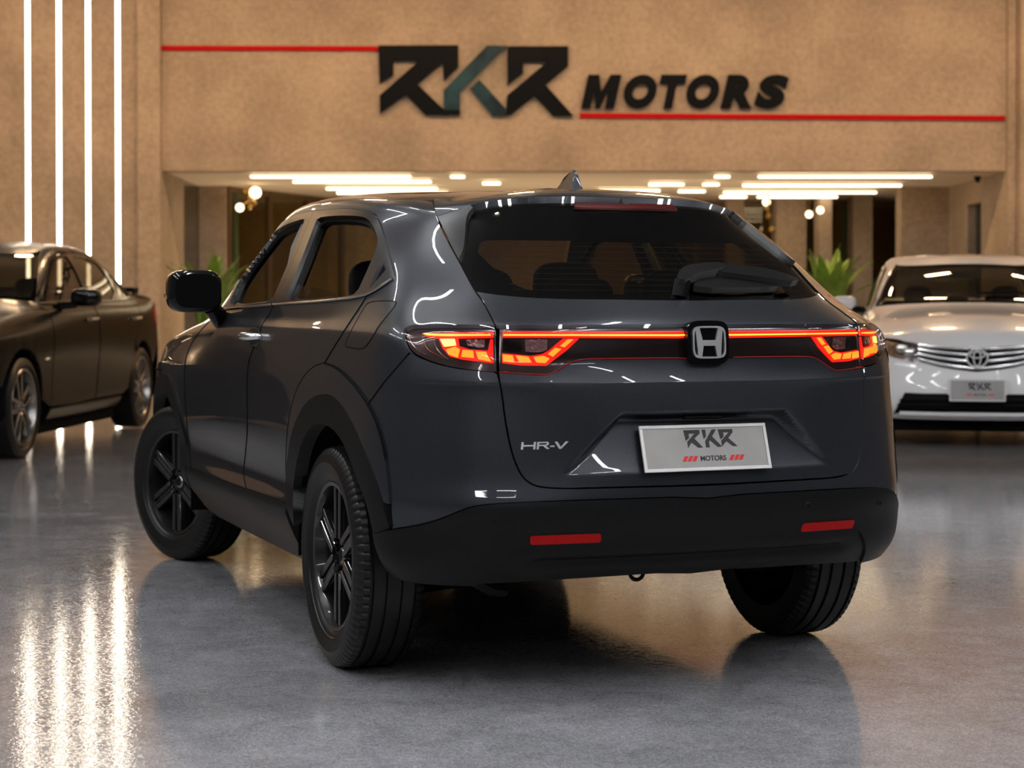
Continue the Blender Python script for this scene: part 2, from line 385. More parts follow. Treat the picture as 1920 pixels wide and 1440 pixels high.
def concrete(name,col,streak=False):
    m=mat(name,col,.85,noise=(1.0,.26,8),spec=.2)
    nt=m.node_tree; b=nt.nodes['Principled BSDF']; L=nt.links; tc=[n for n in nt.nodes if n.type=='TEX_COORD'][0]
    n=nt.nodes.new('ShaderNodeTexNoise'); n.inputs['Scale'].default_value=14; n.inputs['Detail'].default_value=6; n.inputs['Roughness'].default_value=.7; L.new(tc.outputs['Object'],n.inputs['Vector'])
    old=b.inputs['Base Color'].links[0].from_socket
    r=nt.nodes.new('ShaderNodeMapRange'); r.inputs[1].default_value=.3; r.inputs[2].default_value=.7; r.inputs[3].default_value=.80; r.inputs[4].default_value=1.16; L.new(n.outputs['Fac'],r.inputs[0])
    x=nt.nodes.new('ShaderNodeVectorMath'); x.operation='SCALE'; L.new(old,x.inputs[0]); L.new(r.outputs[0],x.inputs['Scale']); L.new(x.outputs[0],b.inputs['Base Color'])
    p=nt.nodes.new('ShaderNodeBump'); p.inputs['Strength'].default_value=.25; p.inputs['Distance'].default_value=.01; L.new(n.outputs['Fac'],p.inputs['Height']); L.new(p.outputs[0],b.inputs['Normal']); return m
M['floor']=floor_mat()
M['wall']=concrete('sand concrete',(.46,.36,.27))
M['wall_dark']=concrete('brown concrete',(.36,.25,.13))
M['soffit']=mat('painted recess ceiling',(.78,.67,.54),.8)
M['ceil']=mat('grey hall ceiling',(.24,.24,.25),.9)
M['hall_dark']=mat('grey hall wall',(.12,.12,.125),.7)
M['strip']=emat('warm strip diffuser',(1,.85,.66),E_STRIP)
M['soffit_led']=emat('warm linear diffuser',(1,.80,.52),E_SOFFIT)
M['cool_led']=emat('neutral linear diffuser',(.95,.97,1),E_COOL)
M['warm_led']=emat('warm wash diffuser',(1,.645,.35),E_WARM)
M['alu']=mat('aluminium channel',(.5,.46,.4),.35,.9)
M['bronze']=mat('bronze mullion',(.20,.13,.07),.4,.6)
M['facade_glass']=glassmat('facade glass',(.85,.82,.68),1.5,.02)
M['door_dark']=mat('dark slot',(.012,.016,.018),.15,coat=.4)
M['sign_black']=mat('gloss black acrylic',(.003,.0032,.0034),.4,spec=.12)
M['sign_teal']=mat('acrylic with painted teal sheen',(.012,.045,.055),.35,spec=.3,noise=(3.0,.9,5))  # teal sheen of the black letters put into the base colour
M['red_bar']=mat('red sign bar',(.55,.002,.002),.6,spec=.1)
WY=24.0; SOF=2.955
def S(name,m,*boxes,label=None,bev=0):
    bm=bmesh.new()
    for b in boxes: box(bm,*b,bev=bev)
    return bobj(name,bm,m,kind='structure',label=label)
S('floor','floor',(-13,16,-14,31.4,-.2,0))
S('ceiling','ceil',(-13,16,-14,24.4,6.6,6.8))
XL=wp(302,300,WY).x; XR=wp(1886,300,WY).x
# header above the opening
S('wall_back','wall',(XL-.1,XR+.1,WY,WY+.35,SOF,6.6))
# left wing with recessed light channels (four slots)
sx=[wp(p,200,WY).x for p in (52.6,111,165.6,221.3)]; hw=.032
xs=[-13]+[v for x in sx for v in (x-hw,x+hw)]+[wp(257,200,WY).x]
S('wall_left_wing','wall',*[(xs[i],xs[i+1],WY-.02,WY+.35,0,6.6) for i in range(0,len(xs),2)])
S('trim_1','alu',*[(x-hw,x+hw,WY+.05,WY+.35,0,6.6) for x in sx])
S('trim_2','wall',(wp(257,200,WY-.12).x,wp(300,200,WY-.12).x,WY-.12,25.6,0,6.6))            # left pier
S('trim_3','wall',(XR,wp(1902,200,WY-.1).x+.02,WY-.1,24.9,0,6.6),(wp(1902,200,WY).x,16,WY-.3,WY+.3,0,6.6))
S('wall_left','hall_dark',(-13.2,-13,-14,24.4,0,6.8)); S('wall_right','hall_dark',(16,16.2,-14,24.4,0,6.8)); S('wall_front','hall_dark',(-13,16,-14.2,-14,0,6.8))
# recess
S('ceiling_recess','soffit',(XL-.1,XR+.3,WY+.35,31.3,SOF,SOF+.2))
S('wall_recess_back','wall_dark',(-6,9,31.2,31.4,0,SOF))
x7=wp(375,400,26.9).x
S('door_1','door_dark',(XL-.05,XL-.01,25.6,27.0,0,SOF))
S('trim_4','wall',(x7-.02,wp(424,400,26.9).x,26.9,27.3,0,SOF))
S('wall_recess_right','wall',(XR,XR+.25,24.9,25.25,0,SOF),(XR,XR+.25,26.0,28.2,0,SOF),(XR,XR+.25,25.25,26.0,2.62,SOF))
S('door_2','door_dark',(XR+.12,XR+.18,25.25,26.0,0,2.62))
S('trim_5','wall',(wp(1690,400,27.1).x,XR,27.1,27.5,0,SOF))
for i,(a,b,d) in enumerate(((1455,1512,29.8),(1536,1560,29.0),(1600,1636,29.4),(1362,1395,30.2))):
    S('trim_%d'%(6+i),'wall',(wp(a,400,d).x,wp(b,400,d).x,d,d+.5,0,SOF))
# glazed screens with mullions
def screen(name,x0,y0,x1,y1,n,label):
    r=empty(name,(x0,y0,0),math.atan2(y1-y0,x1-x0),label=label,cat='glass screen'); Ls=math.hypot(x1-x0,y1-y0)
    for i in range(n+1):
        bm=bmesh.new(); x=Ls*i/n; box(bm,x-.03,x+.03,-.05,.05,0,SOF-.005); bobj('mullion',bm,'bronze',r)
    bm=bmesh.new(); box(bm,0,Ls,-.04,.04,SOF-.09,SOF-.005); bobj('head_rail',bm,'bronze',r)
    for i in range(n):
        bm=bmesh.new(); box(bm,Ls*i/n+.03,Ls*(i+1)/n-.03,-.008,.008,.0,SOF-.09); bobj('pane',bm,'facade_glass',r)
    return r
a=wp(427,400,27.0); screen('glass_screen',a.x,27.0,wp(640,400,30.3).x,30.3,3,'angled glass screen with bronze mullions beside the left concrete column')
a=wp(1225,400,30.6); b=wp(1695,400,30.6); screen('glass_screen',a.x,30.6,b.x,30.6,6,'straight glass screen with bronze mullions behind the white sedan')
# teal lit tube pieces seen in the glazing, glow put into plain colour
M['teal']=mat('pale teal lit tone',(.16,.30,.32),.35)
for px_,d,lab in ((441,28.2,'slim tube in lit teal colour behind the angled glass screen'),(1585,30.9,'slim tube in lit teal colour behind the straight glass screen')):
    bm=bmesh.new(); p=wp(px_,400,d); tube(bm,[(p.x,d,0),(p.x,d,SOF)],.055,12); bobj('teal_tube',bm,'teal',smooth=True,label=lab,cat='post')
# vertical wall strips
for i,x in enumerate(sx):
    r=empty('wall_light_strip',(x,WY,0),label='tall glowing light strip in the concrete wall, %s'%['farthest from the concrete pier','second farthest from the concrete pier','second nearest the concrete pier','nearest the concrete pier'][i],cat='light strip',group='vertical light strips in the wall')
    bm=bmesh.new(); box(bm,-.0245,.0245,-.012,.02,.02,6.55,bev=.006); bobj('diffuser',bm,'strip',r)
    bm=bmesh.new(); box(bm,-.031,-.026,-.01,.05,.02,6.55); box(bm,.026,.031,-.01,.05,.02,6.55); box(bm,-.031,.031,.03,.05,.02,6.55); bobj('channel',bm,'alu',r)
# linear lights under the recess ceiling
def depth_at(py): 
    return next(d/100 for d in range(2400,3120) if wp(960,py,d/100).z<=SOF-.03) if wp(960,py,31).z<SOF else 31
led=[(470,770,325),(550,808,341),(612,820,354),(632,840,362),(845,871,328),(905,938,344),(1340,1368,331),(1422,1747,331),(1217,1282,346),(1318,1348,346),(1393,1690,348),(1123,1237,358),(1272,1322,359),(1357,1643,361),(1350,1400,369.5),(1420,1570,369.5)]
for k,(a,b,py) in enumerate(led):
    d=24.45
    for i in range(700):
        if wp(960,py,d).z>=SOF-.047: break
        d+=.01
    d=min(d,30.3); p0=wp(a,py,d); p1=wp(b,py,d); Ls=(p1.x-p0.x)
    side='left' if b<960 else 'right'
    r=empty('linear_ceiling_light',((p0.x+p1.x)/2,d,SOF),label=('long' if Ls>1 else 'short')+' glowing linear light in the %s row behind the header, on the %s sedan side'%(('first','second','third','fourth')[0 if py<335 else 1 if py<350 else 2 if py<361.5 else 3],'white' if b>960 else 'black'),cat='ceiling light',group=('long' if Ls>1 else 'short')+' linear lights under the recess ceiling')
    bm=bmesh.new(); box(bm,-Ls/2,Ls/2,-.03,.03,-.060,-.034,bev=.006); bobj('diffuser',bm,'soffit_led',r)
    for t in (-.4,.4): bm=bmesh.new(); tube(bm,[(Ls*t,0,-.036),(Ls*t,0,0)],.006,6); bobj('hanger',bm,'alu',r)
# hall ceiling lights: neutral lines over the floor, warm wash lines before the wall
def hall_light(x,y,L,rz,m,w,lab,grp):
    r=empty('hall_light',(x,y,6.6),rz,label=lab,cat='ceiling light',group=grp)
    bm=bmesh.new(); box(bm,-L/2,L/2,-w/2,w/2,-.42,-.37); bobj('diffuser',bm,m,r)
    bm=bmesh.new(); box(bm,-L/2-.02,L/2+.02,-w/2-.02,w/2+.02,-.37,-.30); bobj('housing',bm,'alu',r)
    for t in (-.35,.35): bm=bmesh.new(); tube(bm,[(L*t,0,-.30),(L*t,0,0)],.006,6); bobj('hanger',bm,'alu',r)
for x,y in [(x,y) for y in (0,5.0) for x in (-7.5,-4.5,-1.5,1.5,4.5,7.5)]+[(-4.6,-5),(4.6,-5),(-7.5,9),(-4.8,9),(-2.3,9.2),(8.2,9)]:
    hall_light(x,y,3.4,math.pi/2,'cool_led',.035 if y>8 else .12,'neutral white linear light hanging over the hall floor','neutral hall lights')
for i in range(9): hall_light(-9.6+i*2.35,20.6,.6,0,'warm_led',.22,'short warm light panel washing the concrete wall','warm hall lights')
for x in (-5,0,5): hall_light(x,-11,3.0,0,'cool_led',.12,'neutral white linear light added for the chrome to reflect','added lights for the chrome')  # row added behind the view so the chrome reflects something bright
for x,y in ((7.2,11.4),(10.2,12.0)): hall_light(x,y,1.2,0,'cool_led',.14,'short neutral light panel added to brighten the white sedan','lights added for the white sedan')  # extra panels added to brighten the white sedan
M['uplight']=emat('warm fill light lens',(1,.74,.46),260)  # warm fill lights added to brighten the recess ceiling
for x in (-3.4,-1.3,1.0,3.3):
    r=empty('fill_uplight',(x,26.6,0),label='round warm fill light added in the recess floor behind the SUV',cat='added fill light',group='added recess fill lights')
    V,Fc=lathe([(0,.012),(.10,.012)],24,'z'); mobj('lens',V,Fc,'uplight',r); V,Fc=lathe([(.10,.014),(.13,.012),(.135,.0)],24,'z'); mobj('bezel',V,Fc,'alu',r)

# ------------------------------------------------------------------ wall sign
def wallpoly(px_list): 
    return [(wp(x,y,WY-.03).x,wp(x,y,WY-.03).z) for x,y in px_list]
def sign_piece(name,px_list,m,parent,th=.05):
    bm=bmesh.new(); prism(bm,wallpoly(px_list),0,th,lambda a,b,h:(a,WY-.015-h,b)); return bobj(name,bm,m,parent)
sg=empty('wall_sign',(0,0,0),label='large black RKR lettering with painted-in teal sheen on the concrete header',cat='sign')
q=lambda L:[(690+x/4.571,60+y/4.571) for x,y in L]
sign_piece('letter_r',q([(90,118),(775,115),(775,300),(650,425),(642,265),(425,450),(650,665),(650,668),(790,668),(790,712),(490,712),(325,540),(105,700),(100,545),(440,248),(218,250),(218,372),(100,445)]),'sign_black',sg)
sign_piece('letter_k',q([(650,500),(1020,118),(1190,120),(790,520),(788,668),(650,668)]),'sign_teal',sg)
sign_piece('letter_k',q([(875,490),(955,410),(1180,660),(1180,715),(1060,715)]),'sign_teal',sg)
sign_piece('letter_r',q([(1192,124),(1714,124),(1714,295),(1522,455),(1760,720),(1585,720),(1425,552),(1225,712),(1180,715),(1192,545),(1535,258),(1328,260),(1328,355),(1195,462)]),'sign_black',sg)
def text_mesh(body,size,ext,shear=0,offset=0,spacing=1.0,bold=True):
    c=bpy.data.curves.new('t','FONT'); c.body=body; c.size=size; c.extrude=ext; c.shear=shear; c.offset=offset; c.space_character=spacing; c.align_x='LEFT'; c.resolution_u=6
    o=bpy.data.objects.new('t',c); COL.objects.link(o); dg=bpy.context.evaluated_depsgraph_get(); me=bpy.data.meshes.new_from_object(o.evaluated_get(dg)); bpy.data.objects.remove(o); bpy.data.curves.remove(c); return me
def fit_text(name,body,m,parent,x0,x1,z0,z1,fn,ext=.02,shear=0,offset=0,spacing=1.0):
    """text squeezed into a rectangle (a,b) and mapped by fn(a,b,h)"""
    me=text_mesh(body,1,ext,shear,offset,spacing); co=np.array([v.co[:] for v in me.vertices]); lo=co.min(0);hi=co.max(0)
    for v in me.vertices:
        a=x0+(v.co.x-lo[0])/(hi[0]-lo[0])*(x1-x0); b=z0+(v.co.y-lo[1])/(hi[1]-lo[1])*(z1-z0); v.co=fn(a,b,v.co.z)
    me.materials.append(M[m]); o=bpy.data.objects.new(name,me); return link(o,parent)
p0=wp(1090,204,WY); p1=wp(1477,141,WY)
sm_=empty('wall_sign',(0,0,0),label='black slanted MOTORS lettering above the long red bar',cat='sign')
# letters one by one, heavy slanted
cols=[(1089,1165),(1169,1231),(1236,1288),(1286,1348),(1350,1408),(1413,1478)]
for ch,(a,b) in zip('MOTORS',cols):
    A=wp(a,204,WY).x; Bx=wp(b,204,WY).x
    if ch=='M':
        h_=p1.z-p0.z; sh=.22*h_; bm=bmesh.new(); prism(bm,[(A+x*(Bx-A-sh)+y*sh,p0.z+y*h_) for x,y in [(0,0),(0,1),(.33,1),(.5,.5),(.67,1),(1,1),(1,0),(.72,0),(.72,.6),(.57,0),(.43,0),(.28,.6),(.28,0)]],0,.05,lambda a,b,h:(a,WY-.015-h,b)); bobj('letter_m',bm,'sign_black',sm_); continue
    fit_text('letter_'+ch.lower(),ch,'sign_black',sm_,A,Bx,p0.z,p1.z,lambda a,b,h:(a,WY-.04-h,b),ext=.025,shear=.22,offset=.068)
for (a,b,y0,y1,lab) in ((300,709,90,91,'red bar on the concrete header running up to the RKR letters'),(1087,1884,216.5,221.5,'red bar on the concrete header under the MOTORS letters')):
    A=wp(a,y0,WY-.02); Bq=wp(b,y1,WY-.02); bm=bmesh.new(); prism(bm,[(A.x,A.z-.031),(Bq.x,Bq.z-.031),(Bq.x,Bq.z+.031),(A.x,A.z+.031)],0,.03,lambda a,b,h:(a,WY-.002-h,b)); bobj('sign_bar',bm,'red_bar',label=lab,cat='sign bar')

# ------------------------------------------------------------------ wheels
def wheel(parent,name,loc,side,steer=0,R=.345,wd=.108,rimr=.232,style='six',rimm='rim',detail=True):
    """side=+1 left, -1 right; outer face at y=+side"""
    w=bpy.data.objects.new(name,None)
    # rim mesh carries the tyre and the small pieces
    V=[];Fc=[]
    def add(v,f):
        n=len(V); V.extend(v); Fc.extend(tuple(i+n for i in q) for q in f)
    wf=.075 if detail else .085  # spoke face plane
    bar=[(rimr-.03,-.10),(rimr-.03,.02),(rimr-.022,.06),(rimr-.012,wf+.012),(rimr,wf+.014),(rimr+.006,wf+.008),(rimr+.004,wf-.01)]
    add(*lathe(bar,72))
    bm=bmesh.new()
    n=6 if style=='six' else 10
    for k in range(n):
        a=2*math.pi*k/n+math.pi/2+(0 if style=='six' else .12)
        mt=Matrix.Rotation(-(a-math.pi/2),4,'Y')
        def quadstrip(x0,x1,xa,xb,za,zb,y0,y1):
            vs=[(x0,y0,za),(x1,y0,za),(xb,y0,zb),(xa,y0,zb),(x0,y1,za),(x1,y1,za),(xb,y1,zb),(xa,y1,zb)]
            b=[bm.verts.new(mt@Vector(v)) for v in vs]
            for f in ((4,5,6,7),(0,3,2,1),(0,1,5,4),(1,2,6,5),(2,3,7,6),(3,0,4,7)): bm.faces.new([b[i] for i in f])
        r0,r1=.055*R/.345,rimr-.008
        if style=='six':
            quadstrip(-.033,.033,-.036,.036,r0,r1,wf-.05,wf-.010)
            for s in (-1,1):
                a0,a1=sorted((s*.012,s*.031)); b0,b1=sorted((s*.012,s*.037)); quadstrip(a0,a1,b0,b1,r0,r1,wf-.045,wf+.001)
            quadstrip(-.006,.006,-.004,.004,r0,r1,wf-.045,wf-.004)
        else:
            s=1 if k%2 else -1
            quadstrip(-.012+s*.008,.012+s*.008,-.011-s*.022,.011-s*.022,r0,r1,wf-.04,wf-.004)
    for f in bm.faces: pass
    bmesh.ops.recalc_face_normals(bm,faces=bm.faces)
    es=[e for e in bm.edges]; bmesh.ops.bevel(bm,geom=es,offset=.0022,segments=1,affect='EDGES')
    bm.verts.ensure_lookup_table(); bm.verts.index_update(); add([v.co[:] for v in bm.verts],[[v.index for v in f.verts] for f in bm.faces]); bm.free()
    add(*lathe([(.0,wf-.035),(.030,wf-.035),(.066,wf-.012),(.074,wf-.02),(.08,wf-.06),(.0,wf-.06)],48))
    rm=mobj(name,V,Fc,rimm,parent); rm.data.set_sharp_from_angle(angle=math.radians(35))
    rm.location=loc; rm.rotation_euler=(0,0,steer+(math.pi if side<0 else 0)); bpy.data.objects.remove(w)
    # tyre
    hw=wd; seg=320 if detail else 72
    prof=[(rimr-.004,-.085),(rimr+.01,-.098),(R-.055,-hw),(R-.022,-hw+.004),(R-.007,-hw+.018)]
    g=[-.066,-.024,.024,.066] if detail else []
    for c in g: prof+= [(R-.001,c-.006),(R-.009,c-.004),(R-.009,c+.004),(R-.001,c+.006)]
    prof+= [(R-.006,hw-.018),(R-.020,hw-.006),(R-.034,hw-.001),(R-.045,hw),(R-.048,hw+.0015),(R-.052,hw+.0015),(R-.055,hw),(rimr+.035,hw-.001),(rimr+.020,hw-.007),(rimr+.018,hw-.010),(rimr+.008,hw-.015),(rimr+.001,hw-.024)]
    Vt,Ft=lathe(prof,seg)
    if detail:
        n=len(prof); Vt=list(Vt)
        for k in range(0,seg,4):
            for i in list(range(3,5))+list(range(len(prof)-13,len(prof)-9)):
                x,y,z=Vt[k*n+i]; r=math.hypot(x,z); s=(r-.005)/r; Vt[k*n+i]=(x*s,y,z*s)
    t=mobj('tyre',Vt,Ft,'rubber',rm); t.data.set_sharp_from_angle(angle=math.radians(28))
    bm=bmesh.new(); V2,F2=lathe([(.0,wf-.012),(.022,wf-.012),(.0265,wf-.014),(.028,wf-.02),(.029,wf-.04)],32); mobj('centre_cap',V2,F2,'satin_chrome' if detail else 'silver_rim',rm)
    bm.free()
    if detail:
        V3,F3=lathe([(0,wf-.0115),(.018,wf-.0115)],24); mobj('cap_disc',V3,F3,'black',rm)
        for k in range(5):
            a=2*math.pi*k/5+.3; bm=bmesh.new(); c=Vector((.052*math.cos(a),0,.052*math.sin(a)))
            tube(bm,[c+Vector((0,wf-.03,0)),c+Vector((0,wf-.010,0))],.0085,6); bobj('lug_nut',bm,'black',rm)
        V4,F4=lathe([(.02,.0),(.155,.0),(.155,-.02),(.02,-.02)],48); mobj('brake_disc',V4,F4,'disc',rm)
        V5,F5=rbox(-.125,-.005,.06,.035,.035,.07,4,12,8); mobj('brake_caliper',V5,F5,'caliper',rm)
    V6,F6=lathe([(rimr-.03,-.09),(.02,-.09),(.02,-.07),(rimr-.03,-.06)],32); mobj('wheel_back',V6,F6,'void',rm)
    return rm

# RKR mark in a unit box (x 0..1, y 0..1) for the number plates
RKR=[[(0,1),(.305,1),(.305,.80),(.19,.52),(.33,0),(.24,0),(.125,.30),(.045,0),(.045,.35),(.20,.80),(.09,.80),(.09,.55),(.02,.40)],
     [(.35,1),(.42,1),(.42,.62),(.37,.48)],[(.39,0),(.46,0),(.46,.30),(.63,1),(.545,1),(.39,.36)],[(.475,.42),(.53,.62),(.70,.03),(.62,.0)],
     [(.665,1),(.945,1),(.945,.82),(.845,.50),(1.0,.03),(.915,.03),(.80,.32),(.70,.03),(.70,.36),(.865,.82),(.76,.82),(.76,.58),(.69,.43)]]
def plate(parent,name,Mx,w=.405,h=.135):
    """number plate in local x (right), y (up), z (out)"""
    def T(a,b,c): return Mx@Vector((a,b,c))
    bm=bmesh.new(); box(bm,-w/2,w/2,-h/2,h/2,-.004,.0,bev=.0015,mtx=Mx); p=bobj(name,bm,'plate',parent,label='brushed silver number plate reading RKR MOTORS')
    bm=bmesh.new(); t=.0095
    for b in ((-w/2,w/2,h/2-t,h/2),(-w/2,w/2,-h/2,-h/2+t),(-w/2,-w/2+t,-h/2+t,h/2-t),(w/2-t,w/2,-h/2+t,h/2-t)): box(bm,*b,-.004,.0025,bev=.0008,mtx=Mx)
    bobj('plate_border',bm,'plate_rim',p)
    for pl in RKR:
        bm=bmesh.new(); prism(bm,[(-.064+x*.166,.000+y*.052) for x,y in pl],.0,.0012,lambda a,b,c:T(a,b,c)); bobj('letter_stroke',bm,'ink',p)
    fit_text('letter_row','MOTORS','ink',p,-.022,.060,-.039,-.024,lambda a,b,c:T(a,b,.0006+c),ext=.0005,offset=.02)
    for s0 in (-.080,.069):
        for k in range(3):
            x=s0+k*.0155; bm=bmesh.new(); prism(bm,[(x,-.039),(x+.011,-.039),(x+.020,-.024),(x+.009,-.024)],.0,.0012,lambda a,b,c:T(a,b,c)); bobj('slash',bm,'red_ink',p)
    return p

# ------------------------------------------------------------------ hero SUV body
def suv_rings():
    YR=[0,.22,.42,.575,.69,.775]
    XS=[-.50,-.28,.05,.5,1.0,1.5,2.0,2.5,2.9]
    R=[]
    def ring(rx,rz,sy,sz,front,ry=YR,xs=XS):
        rz=rz if isinstance(rz,list) else [rz]*6
        sz=sz if isinstance(sz,list) else [sz]*9
        R.append(list(zip(rx,ry,rz))+list(zip(xs,sy,sz))+front)
    ring([-.755,-.75,-.735,-.70,-.65,-.58],.345,[.80,.80,.80,.80,.80,.80,.80,.80,.79],[.35,.34,.30,.27,.27,.27,.28,.30,.30],[(3.15,.70,.27),(3.30,.50,.25),(3.36,.25,.24),(3.38,0,.24)],[0,.215,.41,.56,.67,.755])
    ring([-.82,-.815,-.795,-.76,-.705,-.625],.41,[.84,.855,.86,.845,.84,.84,.845,.86,.85],[.41,.40,.37,.35,.35,.35,.355,.37,.37],[(3.22,.745,.36),(3.38,.53,.36),(3.45,.27,.36),(3.47,0,.36)])
    ring([-.855,-.848,-.825,-.785,-.725,-.64],.49,[.855,.873,.885,.888,.887,.887,.887,.887,.868],[.49,.47,.455,.445,.44,.435,.435,.45,.46],[(3.25,.76,.46),(3.42,.55,.47),(3.49,.28,.48),(3.51,0,.48)])
    ring([-.875,-.868,-.847,-.81,-.75,-.66],.555,[.862,.878,.884,.866,.857,.857,.865,.884,.87],[.555,.54,.53,.52,.515,.515,.52,.54,.55],[(3.25,.765,.56),(3.43,.56,.57),(3.50,.28,.58),(3.52,0,.58)])
    ring([-.872,-.864,-.838,-.795,-.735,-.645],.63,[.862,.879,.888,.882,.878,.878,.882,.888,.87],.63,[(3.24,.765,.65),(3.43,.56,.66),(3.50,.28,.67),(3.52,0,.67)])
    ring([-.863,-.856,-.827,-.785,-.722,-.632],.735,[.857,.877,.889,.889,.888,.888,.888,.888,.868],.735,[(3.22,.76,.72),(3.42,.55,.73),(3.49,.28,.74),(3.51,0,.74)])
    ring([-.872,-.863,-.8225,-.7685,-.6985,-.6085],.888,[.845,.867,.884,.890,.890,.890,.887,.880,.857],.865,[(3.19,.75,.79),(3.40,.54,.80),(3.48,.27,.81),(3.50,0,.81)])
    ring([-.876,-.866,-.825,-.770,-.70,-.61],.912,[.841,.863,.881,.887,.888,.887,.884,.875,.85],[.915,.915,.915,.915,.915,.91,.90,.885,.87],[(3.14,.735,.855),(3.36,.53,.86),(3.44,.265,.865),(3.46,0,.865)])
    ring([-.862,-.85,-.807,-.755,-.683,-.593],.97,[.834,.854,.870,.881,.882,.880,.873,.858,.832],[.975,.99,1.015,1.025,1.025,1.015,.995,.96,.92],[(3.10,.72,.895),(3.30,.515,.90),(3.38,.26,.91),(3.40,0,.91)])
    ring([-.857,-.848,-.811,-.75,-.675,-.583],1.03,[.825,.846,.864,.876,.877,.875,.865,.846,.805],[1.035,1.045,1.052,1.056,1.056,1.046,1.026,.994,.957],[(3.02,.68,.93),(3.18,.48,.935),(3.27,.24,.945),(3.29,0,.948)],[0,.22,.42,.57,.68,.76])
    ring([-.842,-.828,-.79,-.732,-.65,-.555],1.078,[.798,.82,.841,.855,.856,.854,.845,.82,.75],[1.08,1.083,1.087,1.09,1.09,1.08,1.062,1.03,.985],[(2.80,.59,.99),(2.88,.40,.995),(2.93,.20,1.0),(2.95,0,1.003)],[0,.215,.41,.56,.66,.735],[-.45,-.24,.07,.5,1.0,1.48,1.92,2.38,2.70])
    ring([-.72,-.705,-.655,-.58,-.50,-.415],1.155,[.752,.782,.812,.835,.84,.832,.810,.755,.65],[1.16,1.16,1.158,1.15,1.145,1.13,1.115,1.095,1.085],[(2.22,.47,1.085),(2.26,.31,1.087),(2.28,.155,1.088),(2.29,0,1.088)],[0,.21,.39,.535,.62,.69],[-.31,-.13,.13,.52,.97,1.42,1.82,2.08,2.16])
    ring([-.54,-.525,-.47,-.39,-.325,-.25],1.28,[.695,.728,.752,.769,.775,.768,.745,.685,.58],[1.28,1.28,1.28,1.28,1.28,1.278,1.27,1.262,1.255],[(1.95,.415,1.25),(1.98,.275,1.25),(1.99,.14,1.25),(2.0,0,1.25)],[0,.20,.37,.51,.585,.645],[-.15,0,.2,.54,.93,1.31,1.62,1.82,1.90])
    ring([-.37,-.355,-.30,-.20,-.13,-.06],[1.405,1.405,1.402,1.397,1.394,1.392],[.608,.645,.675,.695,.702,.698,.668,.60,.50],[1.395,1.403,1.41,1.417,1.423,1.425,1.425,1.42,1.41],[(1.64,.36,1.405),(1.66,.24,1.405),(1.67,.12,1.405),(1.68,0,1.405)],[0,.19,.355,.475,.535,.58],[.03,.14,.3,.58,.90,1.21,1.42,1.55,1.60])
    ring([-.305,-.29,-.24,-.155,-.095,-.03],[1.452,1.452,1.447,1.438,1.435,1.435],[.565,.60,.622,.64,.648,.642,.612,.545,.45],[1.446,1.458,1.472,1.490,1.501,1.503,1.498,1.484,1.475],[(1.44,.33,1.472),(1.46,.22,1.473),(1.475,.11,1.474),(1.48,0,1.475)],[0,.18,.335,.44,.49,.53],[.055,.16,.32,.58,.87,1.12,1.29,1.38,1.42])
    ring([-.15,-.14,-.10,-.03,.03,.09],[1.488,1.487,1.482,1.474,1.471,1.472],[.43,.462,.485,.50,.505,.50,.475,.42,.34],[1.482,1.494,1.506,1.522,1.530,1.530,1.524,1.511,1.507],[(1.26,.255,1.507),(1.275,.17,1.508),(1.28,.085,1.509),(1.285,0,1.51)],[0,.145,.265,.34,.375,.405],[.17,.26,.39,.60,.83,1.0,1.13,1.20,1.23])
    ring([.10,.105,.12,.16,.20,.24],[1.512,1.512,1.510,1.507,1.506,1.508],[.25,.265,.275,.278,.278,.272,.255,.22,.18],[1.513,1.519,1.525,1.531,1.534,1.533,1.530,1.527,1.526],[(1.07,.135,1.526),(1.085,.09,1.526),(1.09,.045,1.527),(1.09,0,1.527)],[0,.08,.15,.20,.22,.237],[.30,.37,.46,.61,.78,.90,.97,1.02,1.05])
    xs=[.25,.255,.265,.285,.31,.34,.38,.43,.50,.61,.74,.82,.87,.90,.92,.93,.935,.94,.94]
    R.append([(x,0,1.530+.006*(1-abs(x-.6)/.4)) for x in xs])
    return R
YAW=0.378075; X0,Z0=0.234375,5.936475
suv=empty('suv_car',(X0,Z0,0),math.pi/2+YAW,label='dark graphite SUV with lit red tail lamps standing in the middle of the hall',cat='car')
B=Body(suv_rings(),(X0,Z0,0),math.pi/2+YAW)
PX=B.px
# key outlines traced on the body (left half; the right half mirrors it)
dlo_bot=[(418,582),(460,577.5),(512,573),(560,569.5),(600,567),(660,561),(688,555)]
dlo_tip=[(705,547),(738,526),(741,519),(738,505),(731,480),(720,437),(709,410),(701,400),(688,395.5),(662,392.5),(625,392.5),(590,396)]
dlo_frt=[(590,396),(568,400),(550,406),(525,420),(500,445),(475,480),(450,522),(430,560),(418,582)]
seam_b=[(590,396),(584,408),(575,430),(556,475),(535,525),(518,560),(513,573)]
seam_door=[(513,573),(505,590),(492,608),(488,622),(478,645),(468,672),(465,690),(463,720),(464,770),(464,814),(459,862),(456,889),(462.5,919)]
seam_rear=[(688,555),(672,580),(652,610),(630,645),(609,680)]
flare_l=[(609,681),(592,687),(574,704),(558,733),(547,773),(541.5,817),(539.5,860),(540,910),(541,950)]
flare_r=[(609,681),(631,689),(653,708),(673,731),(691,757),(706,787),(717,820),(725,860),(730,900),(733,945),(735,988)]
arch_out=[(541,950),(540,905),(541.5,870),(550,814),(567,770),(588,745),(609,738),(629,743),(650,765),(672,802),(691,847),(708,896),(722,942),(735,988)]
arch_in=[(556,985),(554,926),(560,870),(571,829),(588,800),(605,793),(627,802),(646,825),(661,859),(680,911),(695,952),(705,1000)]
tg_side=[(813,379),(820,411),(840,452),(862,492),(891,546),(906,566),(920,592),(928,609)]
